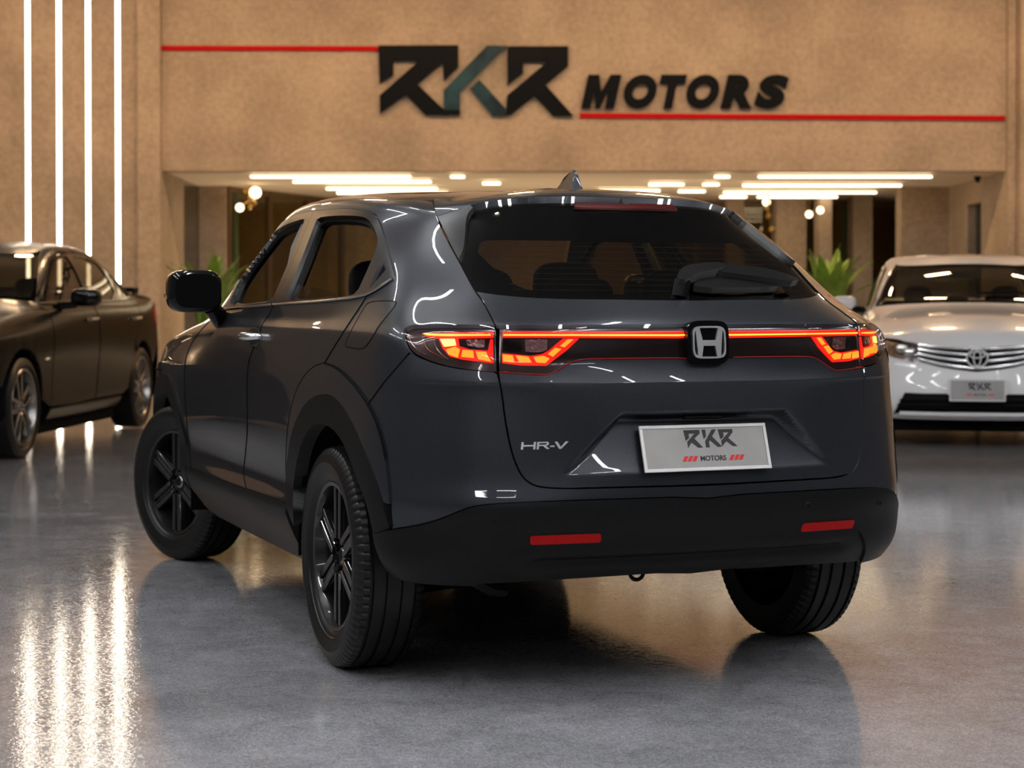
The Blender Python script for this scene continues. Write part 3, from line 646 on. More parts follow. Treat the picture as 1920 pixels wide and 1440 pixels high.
lampA=[(928,609.5),(860,609),(800,609),(776,609.5),(763,613),(757.5,620),(757.5,628),(762,648),(772,661),(799,675),(839,687),(888,693.8),(931,696.5)]
lampB_bot=[(935,697.5),(980,700.5),(1022,703),(1034,700.5),(1049,692.5),(1067,681),(1080,676),(1095,673.5),(1120,672.5),(1200,671.5),(1270,671)]
tg_low=[(931.5,697),(936,712),(942,745),(946,780),(953,820),(963,860),(976,889),(991,905),(1012,913.5),(1060,916)]
tg_bot=[(1060,916),(1150,914),(1270,911)]
clad_top=[(705,1000),(735,993),(780,986),(812,978),(840,968),(866,957),(892,949),(930,945),(1010,941),(1120,937.5),(1260,933)]
clad_bot=[(705,1000),(709,1022),(721,1052),(742,1080),(769,1095),(820,1097),(891,1093)]
ins_top=[(891,1093),(930,1060),(958,1033),(972,1026),(1060,1021),(1250,1011)]
glass_top=[(862.5,491),(868,482),(873,466),(875,440),(876.5,419),(881,405),(890,395.5),(910,388),(940,383),(970,380.5),(1050,379.5),(1140,380.5)]
glass_bot=[(1230,562),(1159,561),(1024,559.5),(942,553.5),(891,545.5)]
spo_edge=[(1165,378),(1132,377),(1051,375),(970,378),(899,387),(860,398),(822,411)]
def mid(pp): return [pp]
u_spo=PX([(813,379)])[0]
VR=14.55
# ---- dark inner shell so that gaps read black, wheel openings left free
def shell():
    n=6; us=np.linspace(-B.U,B.U,2*B.U*n+1); vs_=np.linspace(.1,10.6,64); vv,uu=np.meshgrid(vs_,us,indexing='ij'); P,N=B.ev(uu.ravel(),vv.ravel())
    depth=np.full(len(P),.04); 
    rec=(np.abs(P[:,1])<.5)&(P[:,0]<-.6)&(P[:,2]<.9)&(P[:,2]>.6); depth[rec]=.10
    P=P-N*depth[:,None]; nu=len(us); Fc=[]
    for j in range(len(vs_)-1):
        for i in range(nu-1):
            a=j*nu+i; q=P[[a,a+1,a+nu+1,a+nu]].mean(0)
            if abs(us[i])<7 and j*10.5/63+.1<2.1: continue
            if abs(q[1])>.5 and min(math.hypot(q[0],q[2]-.345),math.hypot(q[0]-2.61,q[2]-.345))<.45: continue
            Fc.append((a,a+nu,a+nu+1,a+1))
    return mobj('inner_shell',P,Fc,'void',suv)
shell()
# ---- side body: quarter, roof rail and A-pillar in one pressing with the window opening cut out
q_seam_bump=[(691,757),(720,717),(767,662)]
rail=[(12.75,11.05),(12.75,12),(12.75,13),(12.6,13.9),(12.2,14.4),(11.5,VR),(10,VR),(8,VR),(7,VR),(6.4,14.6)]
side=PX(seam_rear[::-1],chaikin=1)[:-1]+PX([(688,555)]+dlo_tip,chaikin=2)[:-1]+PX(dlo_frt,chaikin=1)
side+= densify(rail,.3,False)+PX(tg_side[:-1]+[(928,609)],chaikin=1)[:-1]+PX(lampA[:10],chaikin=1)
side+= PX(q_seam_bump[::-1])+PX(flare_r[:5][::-1],chaikin=1)[1:-1]
side_p=panel(B,'quarter_panel',side,'paint',suv,both=True)
# fuel flap: a shallow proud panel with its own gap
ff=PX(chaik([(684,574),(695,564.5),(741,564),(744,570),(728,590),(710,611),(700,630),(690,645),(680,655.5),(650,651),(647,646),(660,617)],2,True),dens=4,closed=True)
def ringline(poly,name,m,w=.0022,off=.0006,parent=None,mirror=False):
    P,N=B.ev([q[0] for q in poly],[q[1] for q in poly]); bm=bmesh.new(); pts=[P[i]+N[i]*off for i in range(len(P))]
    if mirror: pts=[p*np.array([1,-1,1]) for p in pts]
    tube(bm,[Vector(p) for p in pts],w,6,cap=False); return bobj(name,bm,m,parent,smooth=True)
panel(B,'fuel_flap',ff,'paint',suv,off=.0008,lip=.004,gap=.002)
ringline(ff+[ff[0]],'flap_gap','void',.0018,0,suv)
# ---- doors
fseam=[(358,880),(357,851),(351,800),(347.5,750),(346,710),(346.5,685),(350,665),(361,640),(376,620),(392,603),(418,582)]
fd=PX(fseam,chaikin=1)[:-1]+PX(dlo_bot[:3]+[(513,573)])[:-1]+PX(seam_door,chaikin=2)[:-1]+PX([(462.5,919),(410,900),(358,880)])
fdoor=panel(B,'front_door',fd[:-1],'paint',suv,both=True,gap=.0019)
rd=PX([(513,573)]+dlo_bot[3:])[:-1]+PX(seam_rear,chaikin=1)[:-1]+PX(flare_l,chaikin=1)[:-1]+PX([(541,950),(500,934),(462.5,919)])[:-1]+PX(seam_door[::-1],chaikin=2)[:-1]
rdoor=panel(B,'rear_door',rd,'paint',suv,both=True,gap=.0019)
# ---- window frames, glass
ffr=PX(dlo_frt,chaikin=1)[:-1]+PX(dlo_bot[:3]+[(513,573)])[:-1]+PX(seam_b[::-1])[:-1]
g_front=PX(chaik([(430,575),(440,546),(462,503),(490,460),(512,437),(537,422),(560,414),(573,411),(568,425),(562,440),(545,485),(525,532),(511,565.5),(470,570)],1,True),dens=5,closed=True)
rfr=PX(seam_b)[:-1]+PX([(513,573)]+dlo_bot[3:]+dlo_tip,chaikin=1)[:-1]
g_rear=PX(chaik([(535,564.5),(545,540),(570,478),(590,425),(597,409),(620,406),(650,405),(680,407),(692,413),(702,428),(711,455),(697,490),(684,520),(670,550),(650,556.5),(600,561)],1,True),dens=5,closed=True)
g_quart=PX([(717.5,487),(724,507),(697,539),(694,541.5),(702,520)],dens=4,closed=True)
fr1=panel(B,'window_frame',ffr,'frame',fdoor[0],both=fdoor[1],holes=[g_front],off=.003,lip=.03,gap=.001)
fr2=panel(B,'window_frame',rfr,'frame',rdoor[0],both=rdoor[1],holes=[g_rear,g_quart],off=.003,lip=.03,gap=.001)
# bright belt line under the windows
ringline(PX([(419,580.5),(460,576),(512,571.5)]),'belt_trim','satin_chrome',.0045,.004,fdoor[0]); ringline(PX([(419,580.5),(460,576),(512,571.5)]),'belt_trim','satin_chrome',.0045,.004,fdoor[1],True)
bl=PX([(514,571.3),(560,568),(600,565.5),(660,559.5),(688,553.5),(705,545),(737,524)]); ringline(bl,'belt_trim','satin_chrome',.0045,.004,rdoor[0]); ringline(bl,'belt_trim','satin_chrome',.0045,.004,rdoor[1],True)
# glazing: left rear pane half lowered, left front fully lowered, right side closed
panel(B,'rear_door_glass',PX(chaik([(535,565),(542,549),(549,531),(560,530.5),(590,534.5),(618,543),(640,553),(650,558),(600,562)],1,True),dens=5,closed=True),'glass_clear',rdoor[0],off=-.012,lip=0)
def mirror_only(name,poly,m,par,**k):
    V,N,Fc=cut(B,poly,**k); return mobj(name,[(x,-y,z) for x,y,z in V],[f[::-1] for f in Fc],m,par,normals=[(x,-y,z) for x,y,z in N])
mirror_only('front_door_glass',g_front,'glass_side',fdoor[1],off=-.01,lip=0,gap=-.004); mirror_only('rear_door_glass',g_rear,'glass_side',rdoor[1],off=-.01,lip=0,gap=-.004)
panel(B,'quarter_glass',g_quart,'gloss',rdoor[0],both=rdoor[1],off=-.01,lip=0,gap=-.004)
# thick black seals inside the openings
def seal(poly,parR,parL,w=.032):
    for par,mir in ((parL,False),(parR,True)):
        sp_=chaik(poly[::4],1,True); ringline(sp_+[sp_[0]],'window_seal','black',w*.5,-.028,par,mir)
seal(g_front,fdoor[1],fdoor[0]); seal(g_rear,rdoor[1],rdoor[0])
# ---- rear wheel arch: painted flare, then black cladding
fl=PX(flare_l[:-1][::-1],chaikin=1)[:-1]+PX(flare_r[:-1],chaikin=1)+PX(arch_out[1:-1][::-1],chaikin=1)
panel(B,'wheel_flare',fl,'paint',suv,both=True,off=.007,lip=.016,gap=.0008)
ac=PX(arch_out,chaikin=1)+PX(arch_in[::-1],chaikin=1)
panel(B,'arch_cladding',ac,'clad',suv,both=True,off=.010,lip=.045,gap=.0008)
# front arch and fender, in side elevation
cx,cz=2.585,.345
arc=lambda r,a0,a1,n=26:[(cx+r*math.cos(a0+(a1-a0)*i/n),cz+r*math.sin(a0+(a1-a0)*i/n)) for i in range(n+1)]
R1,R2_=.485,.405
panel(B,'arch_cladding',B.xz(arc(R1,-.05,math.pi-.12))+B.xz(arc(R2_,math.pi-.05,-.02)),'clad',suv,both=True,off=.010,lip=.045,gap=.0008)
fen=[q for q in PX(fseam,chaikin=1)]
fe=fen[:-1]+[(12.4,10.7),(13.2,10.3),(14.0,9.7),(14.6,9.2),(14.4,8.0),(14.2,6.5),(14.1,5.0)]+B.xz(arc(R1,.25,math.pi-.18))
panel(B,'front_fender',fe,'paint',suv,both=True)
# ---- sills
sk=B.xz([(2.08,.449),(1.6,.453),(1.03,.459),(.43,.468),(.405,.41),(.43,.32),(.50,.275),(.8,.272),(1.4,.272),(1.95,.276),(2.05,.30),(2.10,.37)])
panel(B,'side_skirt',sk,'clad',suv,both=True,off=.012,lip=.03,gap=.0008)
# ---- rear bumper
bmp=[B.c(.6165)]+PX((tg_low+tg_bot[1:])[::-1],chaikin=1)[:-1]+PX(lampA[8:][::-1],chaikin=1)[1:]+PX(q_seam_bump[::-1])[1:-1]+PX(flare_r[4:],chaikin=1)[:-1]+PX(clad_top[1:],chaikin=1)+[B.c(.578)]
panel(B,'rear_bumper',full(bmp),'paint',suv)
cl=[B.c(.578)]+PX(clad_top[::-1],chaikin=1)[:-1]+PX(clad_bot,chaikin=1)[:-1]+PX(ins_top,chaikin=1)+[B.c(.462)]
panel(B,'bumper_cladding',full(cl),'clad',suv,off=.012,lip=.03,gap=.0006)
ins=[B.c(.462)]+PX(ins_top[::-1],chaikin=1)[:-1]+PX([(891,1093),(960,1090),(1029,1086),(1231,1073)])+[B.c(.352)]
def groove(P): 
    z=P[:,2]; y=np.abs(P[:,1]); s=np.clip((.53-y)/.06,0,1); s=s*s*(3-2*s); return -.016*np.exp(-((z-.405)/.016)**2)*s
panel(B,'bumper_insert',full(ins),'clad',suv,off=.004,lip=.03,gap=.0008,dv=.05,disp=groove)
panel(B,'reflector',PX(chaik([(993,1004),(996,1001),(1121,996.5),(1124,999),(1124,1010),(1121,1013),(996,1018),(993,1015)],0,True),dens=6,closed=True),'red_refl',suv,both=True,off=.015,lip=.006,gap=0)
for sp in ((927.5,973.5),(1125.5,963.5)):
    p,nn=B.pt(sp,.012)
    for s in (1,-1):
        bm=bmesh.new(); a=nn.cross(Vector((0,0,1))).normalized(); b=nn.cross(a); pts=[p+(a*math.cos(t)+b*math.sin(t))*.0095+nn*.001 for t in [2*math.pi*i/20 for i in range(21)]]
        tube(bm,[Vector((v.x,s*v.y,v.z)) for v in pts],.0011,5,cap=False); bobj('parking_sensor',bm,'frame',suv,smooth=True)
# ---- tailgate
def recess(P):
    y=np.abs(P[:,1]); z=P[:,2]
    zt=.822; zb=.655; hwid=.262+(zt-z)*1.05
    d=np.clip((z-zb)/(.80-zb),0,1)*.046
    top=np.clip((zt-z)/.014,0,1); top=top*top*(3-2*top); sd=np.clip((hwid-y)/.022,0,1); sd=sd*sd*(3-2*sd)
    bot=np.clip((z-zb+.01)/.02,0,1)
    return -d*top*sd*bot
tg=[B.c(.975)]+PX(lampB_bot[::-1],chaikin=1)+PX(tg_low[1:],chaikin=1)[:-1]+PX(tg_bot)+[B.c(.6175)]
tailgate=panel(B,'tailgate',full(tg),'paint',suv,du=.05,dv=.06,disp=recess)[0]
tu=[B.c(1.143)]+PX(glass_bot,chaikin=1)[:-1]+PX([(891,546),(906,566),(920,592),(929,609)],chaikin=1)+PX([(935,610.5),(1020,610),(1120,609.5),(1270,609)])+[B.c(1.076)]
panel(B,'tailgate_ledge',full(tu),'paint',suv)
# spoiler with side fins
sp=[B.c(1.448)]+PX(spo_edge,chaikin=1)[:-1]+PX([(821,410),(813,379)])+[(5.2,15.0),(4,15.15),(2,15.2),(0,15.2)]
panel(B,'roof_spoiler',full(sp),'paint',suv,off=.012,lip=.022,gap=.0008)
fin=PX([(823,412.5),(860,400),(884,391.5)])+PX([(890,395.5),(881,405),(876.5,419),(875,440),(873,466),(868,482),(862.5,491)],chaikin=1)+PX([(862.5,491),(842,452)])[1:]
panel(B,'spoiler_fin',fin,'frame',suv,both=True,off=.014,lip=.02,gap=.0008)
gl=[B.c(1.446)]+PX(glass_top[::-1],chaikin=1)[:-1]+PX([(862.5,491),(891,545.5)])[:-1]+PX(glass_bot[::-1],chaikin=1)+[B.c(1.1435)]
rgl=panel(B,'rear_window',full(gl),'glass_rear',suv,off=-.002,lip=0,gap=.001)[0]
# black ceramic band round the glass (outside of the see-through area)
see=PX(chaik([(895,470),(900,449),(930,447),(1010,448),(1100,449),(1180,452)],1,False))+[]
see=[(0.0,PX([(1180,452)])[0][1])]+see[::-1]+PX(chaik([(895,470),(925,500),(960,530),(1000,543),(1060,547),(1180,549)],1,False))+[(0.0,PX([(1180,549)])[0][1])]
panel(B,'glass_band',full(gl),'gloss',rgl,holes=[full(see)],off=-.006,lip=0,gap=.0)
for k in range(9):
    t=(k+.5)/9; y0=453+(545-453)*t; xl=903+max(0,(y0-470))*.85
    pl=PX([(xl,y0),(1240,y0+3)],dens=20); pl=pl+[(-u,v) for u,v in pl[::-1]]
    ringline(pl,'defroster_wire','bronze',.0007,-.005,rgl)
panel(B,'brake_lamp',full([B.c(1.437)]+PX([(1165,384),(1077,382.5),(1077,391),(1165,393)])+[B.c(1.425)]),'brake_off',suv,off=.006,lip=.01,gap=0)
# ---- tail lamps
qA=lambda L:[(740+x/5.053,580+y/5.053) for x,y in L]
def lampseg(name,L,m,par,off=.004,lip=.006,both=True,chk=0):
    return panel(B,name,PX(qA(chaik(L,chk,True)) if chk else qA(L),dens=4,closed=True),m,par[0],both=par[1],off=off,lip=lip,gap=0,du=.06,dv=.15)
la=panel(B,'tail_lamp',PX(lampA,chaikin=1),'lamp_dark',suv,both=True,off=-.012,lip=.01,gap=.002)
lampseg('light_bar',[(258,212),(930,195),(930,272),(420,268),(300,250)],'lamp_red',la,-.008)
lampseg('light_line',[(268,222),(420,232),(905,236),(905,247),(420,245),(300,238)],'lamp_yellow',la,-.001)
lampseg('red_ribbon',[(405,270),(585,270),(600,345),(700,375),(880,390),(900,285),(925,285),(932,505),(800,490),(620,468),(510,440),(440,360)],'lamp_red',la,-.008)
for m_,L in (('lamp_hot',[(425,278),(560,278),(575,338),(462,350)]),('lamp_orange',[(482,378),(570,352),(612,375),(592,455),(505,425)]),('lamp_orange',[(640,382),(738,390),(748,458),(628,448)]),('lamp_orange',[(765,396),(862,402),(912,494),(790,470)])):
    lampseg('lamp_segment',L,m_,la,-.002,.004)
lampseg('clear_optic',[(660,285),(850,285),(850,355),(800,362),(690,345)],'lamp_clear',la,-.006)
panel(B,'lamp_lens',PX(lampA,chaikin=1),'lens',la[0],both=la[1],off=.002,lip=.004,gap=.002)
for arc_ in ([(125,235),(150,320),(230,400),(300,430)],[(255,255),(280,340),(330,400),(470,465)],[(365,265),(380,350),(430,420),(500,470)]):
    for par,mir in ((la[0],False),(la[1],True)): ringline(PX(qA(chaik(arc_,2,False)),dens=4),'chrome_ring','satin_chrome',.0011,-.003,par,mir)
lb=[B.c(1.0745)]+PX([(1270,610),(1120,610.5),(1020,611),(935.5,611.5)])+PX(lampB_bot,chaikin=1)+[B.c(.976)]
lbo=panel(B,'lamp_panel',full(lb),'lamp_dark',suv,off=-.010,lip=.012,gap=.002)
def wide(name,top,bot,m,off):
    """a band across the whole tailgate"""
    poly=[B.c(top[1])]+PX(top[0])+PX(bot[0])+[B.c(bot[1])]; return panel(B,name,full(poly),m,lbo[0],off=off,lip=.005,gap=0)
wide('light_bar',([(1270,619.5),(1116,619.5),(942,619.5)],1.0575),([(942,633.5),(1116,634),(1270,634.5)],1.0355),'lamp_red',-.005)
wide('light_line',([(1270,627),(1116,627),(944,626.5)],1.0470),([(944,629.5),(1116,629.7),(1270,630)],1.0430),'lamp_yellow',.0002)
lt=(lbo[0],lbo[0])
lampseg('red_ribbon',[(1015,415),(1130,425),(1290,440),(1400,425),(1460,395),(1600,280),(1750,280),(1640,385),(1440,530),(1190,525),(1018,505)],'lamp_red',lt,-.006)
for L in ([(1022,427),(1118,436),(1138,503),(1026,493)],[(1146,436),(1268,450),(1298,503),(1180,500)],[(1315,452),(1408,440),(1470,465),(1430,508),(1345,503)],[(1452,425),(1522,366),(1580,376),(1500,450)],[(1567,350),(1642,286),(1694,286),(1610,360)]):
    lampseg('lamp_segment',L,'lamp_orange',lt,.000,.004)
lampseg('clear_optic',[(1236,286),(1450,286),(1446,385),(1385,408),(1238,402)],'lamp_clear',lt,-.004)
lampseg('clear_optic',[(1020,285),(1200,290),(1200,400),(1020,400)],'gloss',lt,-.006)
llens=PX([(935.5,611.5),(1100,611),(1110,640),(1070,679),(1049,692),(1034,700),(1022,702.5),(935,697.5)])
panel(B,'lamp_lens',llens,'lens',lbo[0],both=True,off=.004,lip=.004,gap=.002)
for o in [x for x in suv.children if x.name.startswith('lamp_lens')]: o.parent=lbo[0]
ringline(full([B.c(.9745)]+PX(lampB_bot[::-1],chaikin=1))[::1],'red_edge','red_refl',.0012,.0005,lbo[0])
for L_g,c_,k_ in ((seam_door,2,0),(seam_rear,1,0),(fseam,1,0),(q_seam_bump,0,0),(flare_l,1,.006),(flare_r[:8],1,.006),(tg_side[2:],1,0)):
    gp=PX(L_g,chaikin=c_)
    for mir in (False,True): ringline(gp,'panel_gap','void',.0021,.0004+k_,suv,mir)
gp=B.xz([(2.06,.4495),(1.6,.4535),(1.03,.4595),(.43,.4685)])
for mir in (False,True): ringline(gp,'panel_gap','void',.003,.010,suv,mir)
# ---- emblem (black block, chrome ring, chrome H)
def sq(n,w,h,k=40): 
    return [(w*math.copysign(abs(math.cos(t))**(2/n),math.cos(t)),h*math.copysign(abs(math.sin(t))**(2/n),math.sin(t))) for t in [2*math.pi*i/k for i in range(k)]]
EX=Matrix.Translation((-.868,0,1.022))@Matrix.Rotation(math.radians(4),4,'Y')
ef=lambda a,b,h: EX@Vector((-h,-a,b))
bm=bmesh.new(); prism(bm,sq(4.5,.066,.062),-.03,.010,ef); emb=bobj('emblem',bm,'gloss',suv,smooth=30,label='black block with chrome H emblem')
def ring2(bm,o,i,h0,h1,fn):
    n=len(o); A=[[bm.verts.new(fn(*p,h)) for p in L] for L,h in ((o,h0),(o,h1),(i,h1),(i,h0))]
    for r in range(4):
        for k in range(n): bm.faces.new([A[r][k],A[r][(k+1)%n],A[(r+1)%4][(k+1)%n],A[(r+1)%4][k]])
bm=bmesh.new(); ring2(bm,sq(5,.0525,.046),sq(5,.0475,.041),.008,.016,ef); bobj('emblem_ring',bm,'emblem_chrome',emb,smooth=30)
bm=bmesh.new()
for s in (-1,1): prism(bm,[(s*.030,.041),(s*.0435,.041),(s*.036,-.040),(s*.024,-.040),(s*.019,-.012),(s*.021,.006)],.006,.015,ef)
prism(bm,[(-.023,.006),(.023,.006),(.020,-.010),(-.020,-.010)],.006,.0145,ef); bobj('emblem_letter',bm,'emblem_chrome',emb,smooth=30)
# ---- model lettering on the tailgate: H R - V strokes
def stroke(L): return PX([(760+x/2,330+y/2) for x,y in L],dens=5,closed=True)
for L in ([(436,998),(444,998),(441,1026),(433,1026)],[(482,997),(490,997),(487,1025),(479,1025)],[(441,1009),(483,1008),(483,1014),(441,1015)],
          [(495,997),(503,997),(500,1025),(492,1025)],[(503,997),(534,996),(539,1001),(537,1008),(529,1012),(502,1013),(502,1008),(527,1007),(530,1003),(528,1001),(503,1002)],[(516,1012),(526,1011),(541,1023),(530,1024)],
          [(543,1011),(559,1010),(559,1016),(542,1016)],[(560,996),(570,996),(583,1016),(576,1023)],[(601,995),(612,995),(584,1023),(576,1023),(583,1016)]):
    panel(B,'model_letter',stroke(L),'emblem_chrome',tailgate,off=.0025,lip=.0025,gap=0)
# ---- number plate
PM=Matrix.Translation((-.862,0,.7225))@Matrix.Rotation(math.radians(18.4),4,'Y')@Matrix(((0,0,-1,0),(-1,0,0,0),(0,1,0,0),(0,0,0,1)))
plate(suv,'number_plate',PM)
bm=bmesh.new(); box(bm,-.15,.15,-.05,.05,-.045,-.004,mtx=PM); bobj('plate_holder',bm,'black',suv)
bm=bmesh.new(); tube(bm,[(-.838,.06,.812),(-.838,-.06,.812)],.010,8); bobj('handle_switch',bm,'black',suv)
# ---- wiper
w0=[(1268,548),(1275,533),(1300,524),(1345,518),(1400,520),(1450,528),(1488,540)]
bm=bmesh.new()
def onsurf(p,h):
    q=B.cast(*B.ray(*p)); P,N=B.ev([q[0]],[q[1]]); return Vector(P[0]+N[0]*h)
tube(bm,[onsurf((1276,551),-.01),onsurf((1276,541),.03)],.024,16); wp_=bobj('rear_wiper',bm,'black',suv,smooth=True)
def wpanel(name,L,off,lip,m):
    return panel(B,name,PX(chaik(L,1,True),dens=5,closed=True),m,wp_,off=off,lip=lip,gap=0,du=.05,dv=.1)
wpanel('wiper_arm',[(1262,549),(1264,536),(1274,524),(1300,518),(1345,515.5),(1352,524),(1330,531),(1298,536),(1284,550)],.048,.03,'black')
wpanel('wiper_blade',[(1335,516),(1400,518.5),(1445,527),(1492,544),(1470,548),(1425,541),(1375,534),(1340,530)],.040,.022,'black')
wpanel('wiper_rubber',[(1296,537),(1350,529),(1430,541),(1462,548),(1430,551),(1300,553)],.024,.02,'black')
# ---- roof, windscreen, bonnet, simple front end
roof=[(0,15.2),(2,15.2),(4,15.15),(5.2,15.0),(6.0,14.75),(6.5,VR),(8,VR),(10,VR),(11.5,VR),(12.2,14.4),(13,14.25),(15,14.2),(B.U,14.2),(B.U,B.Vm),(0,B.Vm)]
V,N,Fc=cut(B,densify(roof,.5,False),lip=.0,gap=0)
V2=V+[(x,-y,z) for x,y,z in V]; N2=N+[(x,-y,z) for x,y,z in N]; n_=len(V); mobj('roof',V2,Fc+[tuple(i+n_ for i in f[::-1]) for f in Fc],'paint',suv,normals=N2)
V3=[(x,y,z-.035) for x,y,z in V2]; mobj('headliner',V3,[f[::-1] for f in Fc]+[tuple(i+n_ for i in f) for f in Fc],'seat',suv)
ws=[(B.U,11.1),(16,11.1),(14,11.1),(12.9,11.15),(12.85,12),(12.85,13),(12.8,13.9),(13.2,14.1),(15,14.15),(B.U,14.15)]
panel(B,'windscreen',fullf(B,densify(ws,.3,False)),'glass_clear',suv,off=-.004,lip=0)
hd=[(B.U,9.3),(16.5,9.3),(15.2,9.25),(14.6,9.25),(14.0,9.75),(13.2,10.35),(12.6,10.85),(13,10.98),(15,10.98),(B.U,10.98)]
panel(B,'bonnet',fullf(B,densify(hd,.3,False)),'paint',suv)
hl=[(14.55,9.1),(15.1,9.15),(16.1,9.2),(16.25,8.6),(15.6,8.0),(14.6,7.9),(14.4,8.3)]
hlo=panel(B,'headlamp',densify(hl,.25,True),'lamp_clear',suv,both=True,off=-.012); panel(B,'headlamp_lens',densify(hl,.25,True),'glass_clear',hlo[0],both=hlo[1],off=.001,lip=.004)
gr=[(B.U,9.2),(16.3,9.2),(16.35,8.6),(15.8,7.8),(15.6,5.4),(16.2,4.4),(B.U,4.3)]
fb=[(B.U,4.2),(16.1,4.3),(15.5,5.4),(15.7,7.8),(14.5,7.8),(14.15,5.5),(13.9,4.0),(13.85,2.2),(13.9,1.0),(14.2,.1),(16,.1),(B.U,.1)]
panel(B,'front_bumper',fullf(B,densify(fb,.3,False)),'paint',suv); gri=panel(B,'grille',fullf(B,densify(gr,.3,False)),'black',suv,off=-.012)[0]
for k in range(6):
    v=4.8+k*.72; pl=[(16.1+.05*k,v),(17,v),(B.U,v),(19,v),(2*B.U-16.1-.05*k,v)]; ringline(densify(pl,.3,False),'grille_bar','paint',.009,-.002,gri)
# ---- antenna fin
af=[(.10,1.505),(.05,1.527),(.01,1.548),(-.03,1.566),(-.055,1.570),(-.066,1.566),(-.068,1.545),(-.082,1.497),(.0,1.495)]
bm=bmesh.new()
lay=[(.026,0.0),(.020,.30),(.012,.65),(.006,.95)]
A=[]; af_=[(x+.13,z+.010) for x,z in af]
for sgn in (-1,1):
    A.append([bm.verts.new((x,sgn*(.026*(1-min(1,max(0,(z-1.50)/.074))*.82)*(1 if x<.18 else .45)),z)) for x,z in af_])
n=len(af); bm.faces.new(A[0]); bm.faces.new(A[1][::-1])
for i in range(n): bm.faces.new([A[0][i],A[1][i],A[1][(i+1)%n],A[0][(i+1)%n]])
bmesh.ops.bevel(bm,geom=list(bm.edges),offset=.003,segments=2,affect='EDGES')
bobj('antenna_fin',bm,'paint',suv,smooth=35)
# ---- door mirror
for s in (1,-1):
    V,Fc=rbox(1.535,s*.972,1.187,.075,.101,.083,3.6,28,18)
    V=[(x+(.02*((y*s-.972)/.1)),y,z) for x,y,z in V]
    mir=mobj('door_mirror',V,Fc,'gloss',suv)
    bm=bmesh.new(); pts=[(a,b) for a,b in sq(3.6,.083,.066,36)]; prism(bm,pts,0,.004,lambda a,b,h:(1.457+.02*(a*s/.1)*s-h+.003,s*.972+a,1.186+b)); bobj('mirror_glass',bm,mat('mirror glass %d'%s,(.05,.05,.05),.03,1.0),mir)
    bm=bmesh.new(); tube(bm,[(1.53,s*.905,1.125),(1.56,s*.86,1.075),(1.60,s*.82,1.06)],[.035,.038,.04],10); bobj('mirror_stalk',bm,'gloss',mir,smooth=True)
    bm=bmesh.new(); tube(bm,[(1.54,s*1.05,1.168),(1.57,s*1.075,1.168),(1.60,s*1.06,1.168)],[.008,.01,.008],8); bobj('turn_signal',bm,'glass_clear',mir,smooth=True)
# ---- door handle
for s,par in ((1,fdoor[0]),(-1,fdoor[1])):
    V,Fc=rbox(.91,s*.884,1.018,.085,.006,.034,2.2,24,12); h=mobj('handle_cup',V,Fc,'frame',par)
    bm=bmesh.new(); tube(bm,[(.82,s*.882,1.02),(.835,s*.912,1.02),(.87,s*.922,1.02),(.93,s*.924,1.02),(.985,s*.914,1.02),(1.0,s*.884,1.02)],[.010,.013,.014,.014,.013,.010],10); bobj('door_handle',bm,'chrome',par,smooth=True)
    bm=bmesh.new(); tube(bm,[(.80,s*.888,1.02),(.80,s*.897,1.02)],.008,12); bobj('lock_cap',bm,'chrome',par,smooth=True)
# ---- wheels
ST=math.radians(20.4)
wheel(suv,'wheel',(0,.765,.345),1); wheel(suv,'wheel',(0,-.765,.345),-1); wheel(suv,'wheel',(2.61,.765,.345),1,ST); wheel(suv,'wheel',(2.61,-.765,.345),-1,ST)
# wheel wells
for x in (0,2.585):
    for s in (1,-1):
        V=[];Fc=[];k=24
        for i in range(k+1):
            a=(-.12+(math.pi-.10)*i/k) if x==0 else (-.2+(math.pi+.4)*i/k)
            for y in (.42,.855): V.append((x+.415*math.cos(a),s*y,.345+.415*math.sin(a)))
        for i in range(k): Fc.append((2*i,2*i+1,2*i+3,2*i+2))
        c=len(V); V.append((x,s*.42,.345)); Fc+= [(c,2*i,2*i+2) for i in range(k)]
        mobj('wheel_well',V,Fc,'void',suv)
# ---- underbody
bm=bmesh.new(); box(bm,.45,2.1,-.76,.76,.24,.33); box(bm,-.62,.45,-.50,.50,.375,.44); box(bm,2.1,3.2,-.6,.6,.25,.34); bobj('underbody',bm,'void',suv)
V,Fc=rbox(-.50,-.36,.365,.09,.20,.05,3,20,10); mobj('muffler',V,Fc,'black',suv)
bm=bmesh.new(); tube(bm,[(-.10,-.60,.29),(-.10,.60,.29)],.035,10); tube(bm,[(-.05,.58,.25),(-.45,.52,.33)],.028,8); tube(bm,[(-.05,-.58,.25),(-.45,-.52,.33)],.028,8); bobj('rear_axle',bm,'void',suv,smooth=True)
bm=bmesh.new(); tube(bm,[(-.70,.14-.022*math.cos(t),.352-.022*math.sin(t)) for t in [math.pi*i/10 for i in range(11)]],.006,8); bobj('tow_eye',bm,'black',suv,smooth=True)
bm=bmesh.new(); tube(bm,[(-.60,.62,.35),(-.58,.55,.31),(-.56,.50,.30)],.02,8); bobj('shock_absorber',bm,'black',suv,smooth=True)
